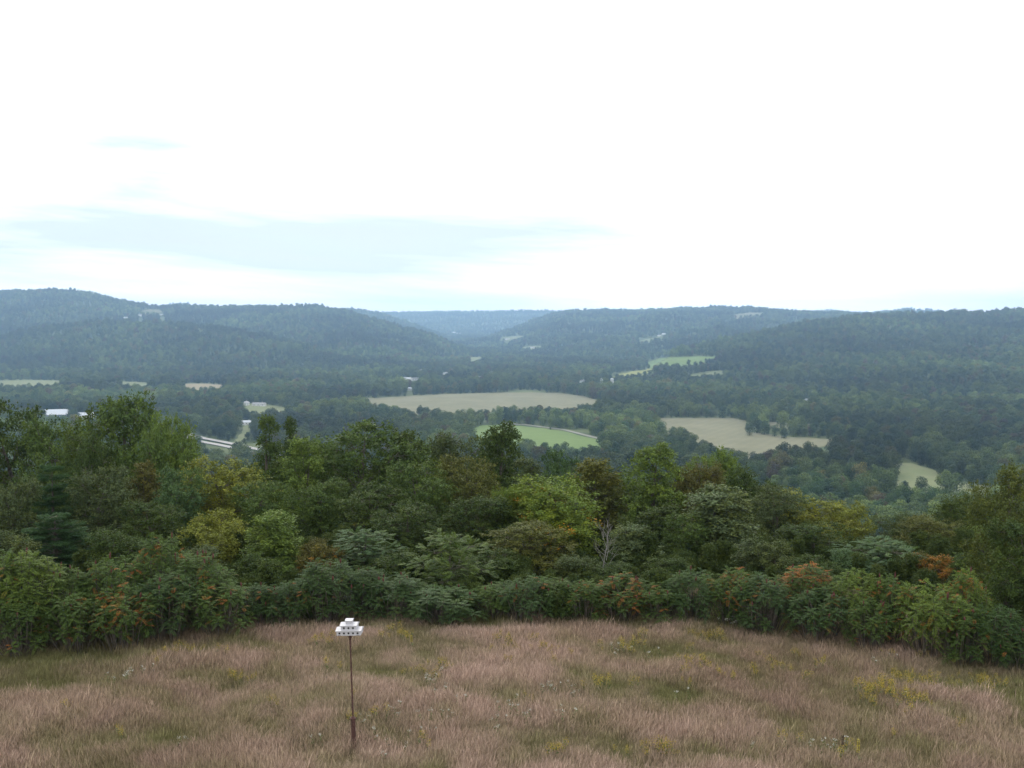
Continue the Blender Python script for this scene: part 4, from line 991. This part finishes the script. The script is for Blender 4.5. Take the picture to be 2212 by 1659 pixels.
for nm, lb, mk in masks + [('far_woods', 'pale hazy forest on the farthest ridges and valley head', np.ones(len(WP), bool))]:
    mk = mk & ~used; used |= mk
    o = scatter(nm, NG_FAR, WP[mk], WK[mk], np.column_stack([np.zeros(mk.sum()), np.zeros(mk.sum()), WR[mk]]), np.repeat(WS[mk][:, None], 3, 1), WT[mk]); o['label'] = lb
print('far trees', len(WP))

# woods on the steep slope directly below the near trees
def slope_woods():
    r = np.random.default_rng(77); names = ['round0', 'round1', 'round2', 'round3', 'tall0', 'tall2']; objs = []
    for k, n in enumerate(names):
        me = PR[n].crown.copy(); me.materials.clear(); me.materials.append(M_LEAF_I); objs.append(proto_obj('slope_a%02d' % k, me))
    X, Yq, _ = woods_points(92, 560, 7.0, 12); Z = height(X, Yq); s = r.uniform(0.75, 1.1, len(X))
    px, py = project(X, Yq, Z + 14 * s); sk = np.interp(px, SKYLINE[:, 0], SKYLINE[:, 1])
    k = (py > sk + 18) & (py < sk + 330) & (px > -150) & (px < 2360) & ~blocked(X, Yq)
    X, Yq, Z, s = X[k], Yq[k], Z[k], s[k]; n = len(X)
    t = np.clip(r.normal(0.4, 0.3, n), 0, 1)[:, None]
    o = scatter('slope_woods', gn_instances('slope', scatter_group('slope_set', objs)), np.column_stack([X, Yq, Z]), r.integers(0, len(objs), n), np.column_stack([np.zeros(n), np.zeros(n), r.uniform(0, 6.28, n)]), np.repeat(s[:, None], 3, 1), np.array(DK) * (1 - t) + np.array([.075, .105, .032]) * t)
    o['label'] = 'woods falling away down the slope behind the near trees'
slope_woods()

def undergrowth():
    r = np.random.default_rng(88); objs = []
    for k, n in enumerate(['small0', 'small1', 'cone0', 'small0']):
        me = PR[n].crown.copy(); me.materials.clear(); me.materials.append(M_LEAF_I); objs.append(proto_obj('under_a%02d' % k, me))
    X, Yq, _ = woods_points(46.0, 64, 1.6, 14); k = np.abs(X) < 0.6 * Yq; X, Yq = X[k], Yq[k]
    Z = height(X, Yq); s = r.uniform(0.15, 0.27, len(X)) * (1 + 0.35 * smoothstep(52, 60, Yq))
    n = len(X); t = np.clip(r.normal(0.4, 0.3, n), 0, 1)[:, None]
    o = scatter('undergrowth', gn_instances('under', scatter_group('under_set', objs)), np.column_stack([X, Yq, Z - 0.2]), r.integers(0, 4, n), np.column_stack([np.zeros(n), np.zeros(n), r.uniform(0, 6.28, n)]), np.repeat(s[:, None], 3, 1), np.array(DK) * (1 - t) + np.array([.07, .10, .03]) * t)
    o['label'] = 'dark low undergrowth filling the gaps behind the sumac hedge'
undergrowth()

# ------------------------------------------------------------------ meadow grass and flowers
def grass_mat():
    m, N, L, o = new_mat('dry_grass')
    a = N.new('ShaderNodeAttribute'); a.attribute_type = 'INSTANCER'; a.attribute_name = 'tint'
    lv = N.new('ShaderNodeAttribute'); lv.attribute_name = 'lv'; tv = N.new('ShaderNodeAttribute'); tv.attribute_name = 'hv'
    c = mix_rgb(N, L, 1.0, a.outputs['Color'], maprange(N, L, lv.outputs['Fac'], 0, 1, 0.42, 1.65), 'MULTIPLY')
    stem = mix_rgb(N, L, 0.55, c, (0.15, 0.15, 0.055))
    c = mix_rgb(N, L, maprange(N, L, tv.outputs['Fac'], 0.25, 0.75, 0, 1), stem, c)
    p = N.new('ShaderNodeBsdfPrincipled'); p.inputs['Roughness'].default_value = 0.7; p.inputs['Specular IOR Level'].default_value = 0.15
    t = N.new('ShaderNodeBsdfTranslucent'); L.new(c, p.inputs['Base Color']); L.new(c, t.inputs['Color'])
    mx = N.new('ShaderNodeMixShader'); mx.inputs[0].default_value = 0.3; L.new(p.outputs[0], mx.inputs[1]); L.new(t.outputs[0], mx.inputs[2]); L.new(mx.outputs[0], o.inputs['Surface'])
    return m
M_GRASS = grass_mat()
def tuft(seed, blades=54, spread=0.20, h=0.52, lean=0.10, width=0.0080, head=True):
    r = np.random.default_rng(seed); n = blades
    b = np.column_stack([r.normal(0, spread, n), r.normal(0, spread, n), np.full(n, -0.04)])
    hh = h * r.uniform(0.55, 1.15, n); th = r.uniform(0, 6.28, n); bend = r.uniform(0.05, 0.35, n)
    d = np.column_stack([np.cos(th) * bend + lean, np.sin(th) * bend, np.zeros(n)])
    side = unit(np.column_stack([-np.sin(th), np.cos(th), np.zeros(n)]) + r.normal(0, 0.4, (n, 3)) * [1, 1, 0])
    ts = [0, 0.45, 0.78, 1.0]; ws = [0.8, 0.7, 1.35 if head else 0.55, 0.25]
    V = []
    for t, w in zip(ts, ws):
        c = b + d * (hh * t ** 1.8)[:, None] + np.array([0, 0, 1.0]) * (hh * (t - 0.18 * t * t))[:, None]
        V += [c - side * width * w / 2, c + side * width * w / 2]
    V = np.stack(V, 1).reshape(-1, 3); Fc = []
    for i in range(n):
        for k in range(3): o = i * 8 + 2 * k; Fc.append((o, o + 1, o + 3, o + 2))
    return mesh_np('grass_tuft', V, np.array(Fc), M_GRASS, {'lv': ('FLOAT', np.repeat(np.clip(r.normal(0.45, 0.22, n), 0, 1), 8)), 'hv': ('FLOAT', np.tile(np.repeat(ts, 2), n))})
def meadow():
    r = np.random.default_rng(31)
    tall = [proto_obj('grass_a%02d' % i, tuft(300 + i)) for i in range(5)]; low = [proto_obj('grass_b%02d' % i, tuft(320 + i, 60, 0.17, 0.36, 0.06, 0.011, False)) for i in range(3)]
    step = 0.15; gx = np.arange(-32, 32, step); gy = np.arange(25.5, 53, step)
    X, Yq = np.meshgrid(gx, gy); X = X.ravel() + r.uniform(-.5, .5, X.size) * step; Yq = Yq.ravel() + r.uniform(-.5, .5, Yq.size) * step
    k = (np.abs(X) < 0.56 * Yq + 2.5); X, Yq = X[k], Yq[k]
    a = SinNoise(51, 11, 3)(X, Yq * 1.8); b = SinNoise(52, 3.2, 3)(X, Yq * 1.6); c = SinNoise(53, 26, 2)(X, Yq)
    dens = np.clip(0.80 + 0.22 * b, 0.35, 1); k = r.uniform(0, 1, len(X)) < dens; X, Yq, a, b, c = X[k], Yq[k], a[k], b[k], c[k]; n = len(X)
    k = ~((np.abs(X - BX - 0.05) < 0.26) & (Yq < BY + 0.12) & (Yq > BY - 1.35) & (r.uniform(0, 1, n) < 0.85)); X, Yq, a, b, c = X[k], Yq[k], a[k], b[k], c[k]; n = len(X)
    corner = np.exp(-(((X + 17.5) / 4.5) ** 2 + ((Yq - 40.0) / 1.8) ** 2)) * 1.1 + np.exp(-(((X - 19) / 5) ** 2 + ((Yq - 36.5) / 2.4) ** 2)) * 0.9 + smoothstep(43.2, 46, Yq + 0.0025 * X * X) * 0.5
    g = np.clip(0.30 - 0.20 * a - 0.16 * b + r.normal(0, 0.15, n) + 0.75 * corner, 0, 1)           # greenness
    pink = np.array([.425, .312, .255]); tan = np.array([.40, .308, .218]); brown = np.array([.27, .19, .148]); green = np.array([.20, .195, .085])
    w = np.clip(0.55 + 0.3 * c + 0.25 * b + r.normal(0, 0.1, n), 0, 1)[:, None]
    dry = pink * w + tan * (1 - w); dk = np.clip(0.25 - 0.28 * c + r.normal(0, 0.12, n), 0, 0.85)[:, None]; dry = dry * (1 - dk) + brown * dk
    T = dry * (1 - g[:, None]) + green * g[:, None]; T *= r.uniform(0.93, 1.07, (n, 1))
    pick = np.where(r.uniform(0, 1, n) < 0.20 + 0.6 * g, r.integers(5, 8, n), r.integers(0, 5, n))
    edge = smoothstep(46, 50, Yq); sc = np.where(r.uniform(0, 1, n) < 0.05, 1.2, 1.0) * r.uniform(0.78, 1.08, n) * (1 + 0.10 * a) * (1 - 0.35 * edge)
    wind = 0.25 + 0.8 * SinNoise(54, 9, 2)(X, Yq); rz = wind + r.normal(0, 1.1, n)
    lay = np.clip(0.03 + 0.10 * SinNoise(55, 3.5, 2)(X, Yq), -0.1, 0.35)
    rot = np.column_stack([r.normal(0, 0.12, n), lay + r.normal(0, 0.12, n), rz])
    o = scatter('meadow_grass', gn_instances('grass', scatter_group('grass_set', tall + low)), np.column_stack([X, Yq, height(X, Yq)]), pick, rot, np.column_stack([sc, sc, sc * r.uniform(0.85, 1.15, n)]), T)
    o['label'] = 'tall dry pinkish brown meadow grass around the birdhouse'
    print('tufts', n)
meadow()
def flower_proto(seed, kind):
    r = np.random.default_rng(seed); V, lv, hv = [], [], []
    n = 3 if kind == 'gold' else 2
    for i in range(n):
        b = np.array([r.normal(0, 0.12), r.normal(0, 0.12), 0]); h = r.uniform(0.42, 0.62)
        m = 40 if kind == 'gold' else 14
        if kind == 'gold': c = b + np.column_stack([r.normal(0, 0.05, m), r.normal(0, 0.05, m), h + r.uniform(-0.16, 0.06, m)])
        elif kind == 'white': c = b + np.column_stack([r.normal(0, 0.035, m), r.normal(0, 0.035, m), h + r.normal(0, 0.012, m)])
        V.append(leaf_quads(c, unit(r.normal(0, 1, (m, 3))), r.normal(0, 1, (m, 3)), np.full(m, 0.03), 0.024)); lv.append(np.clip(r.normal(.5, .2, m), 0, 1)); hv.append(np.full(m, 0.9))
        s = np.linspace(0, 1, 14)[:, None]; c = b + np.array([0, 0, h]) * s * 0.9
        V.append(leaf_quads(c, unit(r.normal(0, 1, (14, 3)) + [0, 0, 0.5]), r.normal(0, 1, (14, 3)), np.full(14, 0.11), 0.025)); lv.append(np.full(14, 0.3)); hv.append(np.zeros(14))
    return quads_mesh('flower', np.vstack(V), np.concatenate(lv), np.concatenate(hv), None)
def flower_mat(name, col):
    m, N, L, o = new_mat(name); hv = N.new('ShaderNodeAttribute'); hv.attribute_name = 'hv'; lv = N.new('ShaderNodeAttribute'); lv.attribute_name = 'lv'
    c = mix_rgb(N, L, maprange(N, L, lv.outputs['Fac'], 0, 1, 0, 1), tuple(v * 0.7 for v in col), col)
    c = mix_rgb(N, L, maprange(N, L, hv.outputs['Fac'], 0.4, 0.6, 0, 1), (0.07, 0.10, 0.025), c)
    p = N.new('ShaderNodeBsdfPrincipled'); p.inputs['Roughness'].default_value = 0.8; L.new(c, p.inputs['Base Color']); L.new(p.outputs[0], o.inputs['Surface']); return m
def flowers():
    r = np.random.default_rng(41)
    def patch(name, kind, col, spots, label):
        mt = flower_mat(name, col); ob = []
        for i in range(3):
            me = flower_proto(400 + i, kind); me.materials.clear(); me.materials.append(mt); ob.append(proto_obj(name + '_a%02d' % i, me))
        P = []
        for px, py, sp, n in spots:
            W = cast([px], [py])[0]; P.append(np.column_stack([W[0] + r.normal(0, sp * 1.25, n), W[1] + r.normal(0, sp * 1.3, n)]))
        P = np.vstack(P); n = len(P); s = r.uniform(0.7, 1.15, n)
        o = scatter(name, gn_instances(name, scatter_group(name + '_set', ob)), np.column_stack([P, height(P[:, 0], P[:, 1])]), r.integers(0, 3, n), np.column_stack([r.normal(0, .1, n), r.normal(0, .1, n), r.uniform(0, 6.28, n)]), np.repeat(s[:, None], 3, 1), np.ones((n, 3)))
        o['label'] = label
    rnd = [(r.uniform(0, 2212), r.uniform(1400, 1650), 0.4, 1) for _ in range(26)]
    patch('goldenrod', 'gold', (0.40, 0.30, 0.035), [(1945, 1520, 0.55, 22), (1915, 1505, 0.4, 10), (1975, 1492, 0.3, 9), (2120, 1495, 0.4, 10), (1505, 1455, 0.6, 12), (1545, 1400, 0.4, 8), (1370, 1410, 0.5, 8), (375, 1425, 0.35, 10), (520, 1478, 0.2, 5),
          (710, 1398, 0.3, 8), (1135, 1412, 0.7, 14), (920, 1470, 0.4, 6), (1300, 1490, 0.4, 5), (1440, 1640, 0.3, 6), (1200, 1650, 0.3, 3), (2190, 1440, 0.5, 9), (1660, 1465, 0.6, 8), (860, 1382, 0.5, 6)] + rnd, 'patches of yellow goldenrod scattered in the meadow grass')
    rnd2 = [(r.uniform(0, 2212), r.uniform(1420, 1655), 0.4, 1) for _ in range(16)]
    patch('white_wildflower', 'white', (0.50, 0.50, 0.44), [(285, 1477, 0.3, 7), (1205, 1508, 0.25, 8), (945, 1490, 0.3, 6), (1570, 1368, 0.12, 4), (1330, 1420, 0.3, 6), (1800, 1640, 0.25, 5), (880, 1600, 0.7, 12), (1140, 1560, 0.5, 6)] + rnd2, 'small white wildflowers dotted through the meadow grass')
flowers()
def stalk(px, py0, py1, label, mat, flow=None):
    W = cast([px], [py0])[0]; x, y, z = W; h = float(CAMZ + ray(px, py1)[1] * y - z)
    e = bpy.data.objects.new('mullein_stalk', None); link(e); e.location = (x, y, z); tag(e, label, 'plant')
    r = np.random.default_rng(int(px))
    obj('stem', mesh_np('stem', *tube([[0, 0, -0.1], [0.01, 0, h * 0.5], [0.03, 0, h * 0.97]], [0.014, 0.013, 0.008], 6), M_STALK, smooth=True), e)
    n = 150; zz = r.uniform(0.55, 1.0, n) * h; a = r.uniform(0, 6.28, n); c = np.column_stack([0.018 * np.cos(a) + 0.02 * zz / h, 0.018 * np.sin(a), zz])
    V = leaf_quads(c, unit(np.column_stack([np.cos(a), np.sin(a), r.normal(0.4, 0.3, n)])), r.normal(0, 1, (n, 3)), np.full(n, 0.035), 0.028)
    obj('flower_spike', quads_mesh('flower_spike', V, r.uniform(0, 1, n), np.full(n, 0.9), mat), e)['kind'] = 'stuff'
    n = 16; a = r.uniform(0, 6.28, n); c = np.column_stack([np.zeros(n), np.zeros(n), r.uniform(0.05, 0.4, n) * h])
    V = leaf_quads(c, unit(np.column_stack([np.cos(a), np.sin(a), r.uniform(0.1, 0.5, n)])), np.column_stack([-np.sin(a), np.cos(a), 0 * a]), np.full(n, 0.2), 0.06)
    obj('leaves', quads_mesh('leaves', V, r.uniform(0, .4, n), np.zeros(n), mat), e)['kind'] = 'stuff'
M_STALK = plain_mat('dry_stalk', (0.12, 0.09, 0.055), 0.9, 0.2, 10)
M_SPIKE = flower_mat('mullein_flower', (0.45, 0.38, 0.06)); M_SPIKED = flower_mat('dry_seed_head', (0.10, 0.07, 0.045))
stalk(888, 1405, 1372, 'yellow flowered mullein stalk halfway between birdhouse and lime tipped locust', M_SPIKE)
stalk(1852, 1660, 1598, 'tallest mullein stalk with yellow flowers at the bottom of the picture', M_SPIKE)
stalk(1818, 1640, 1588, 'dark dried seed stalk beside the tallest mullein', M_SPIKED)
stalk(386, 1630, 1606, 'thin dark dried stalk standing alone in the open grass', M_SPIKED)
stalk(1405, 1372, 1352, 'dark dried stalk at the meadow edge near the tiny sumac sprout', M_SPIKED)

# ------------------------------------------------------------------ air
def haze():
    ztop = 205.0
    bm = bmesh.new(); box(bm, (0, 5160, (ztop + VALLEY - 6) / 2), (15600, 10560, ztop - (VALLEY - 6)))
    m, N, L, o = new_mat('haze_air'); v = N.new('ShaderNodeVolumePrincipled')
    v.inputs['Color'].default_value = (0.45, 0.69, 1.0, 1); v.inputs['Density'].default_value = 1.02e-4; v.inputs['Anisotropy'].default_value = 0.74
    v.inputs['Density Attribute'].default_value = ''; v.inputs['Temperature Attribute'].default_value = ''; v.inputs['Color Attribute'].default_value = ''
    L.new(v.outputs[0], o.inputs['Volume'])
    try: m.cycles.homogeneous_volume = True
    except Exception: pass
    h = obj('haze', bm_mesh('haze', bm, m)); tag(h, 'pale blue haze filling the valley air', kind='stuff'); h.display_type = 'WIRE'
haze()
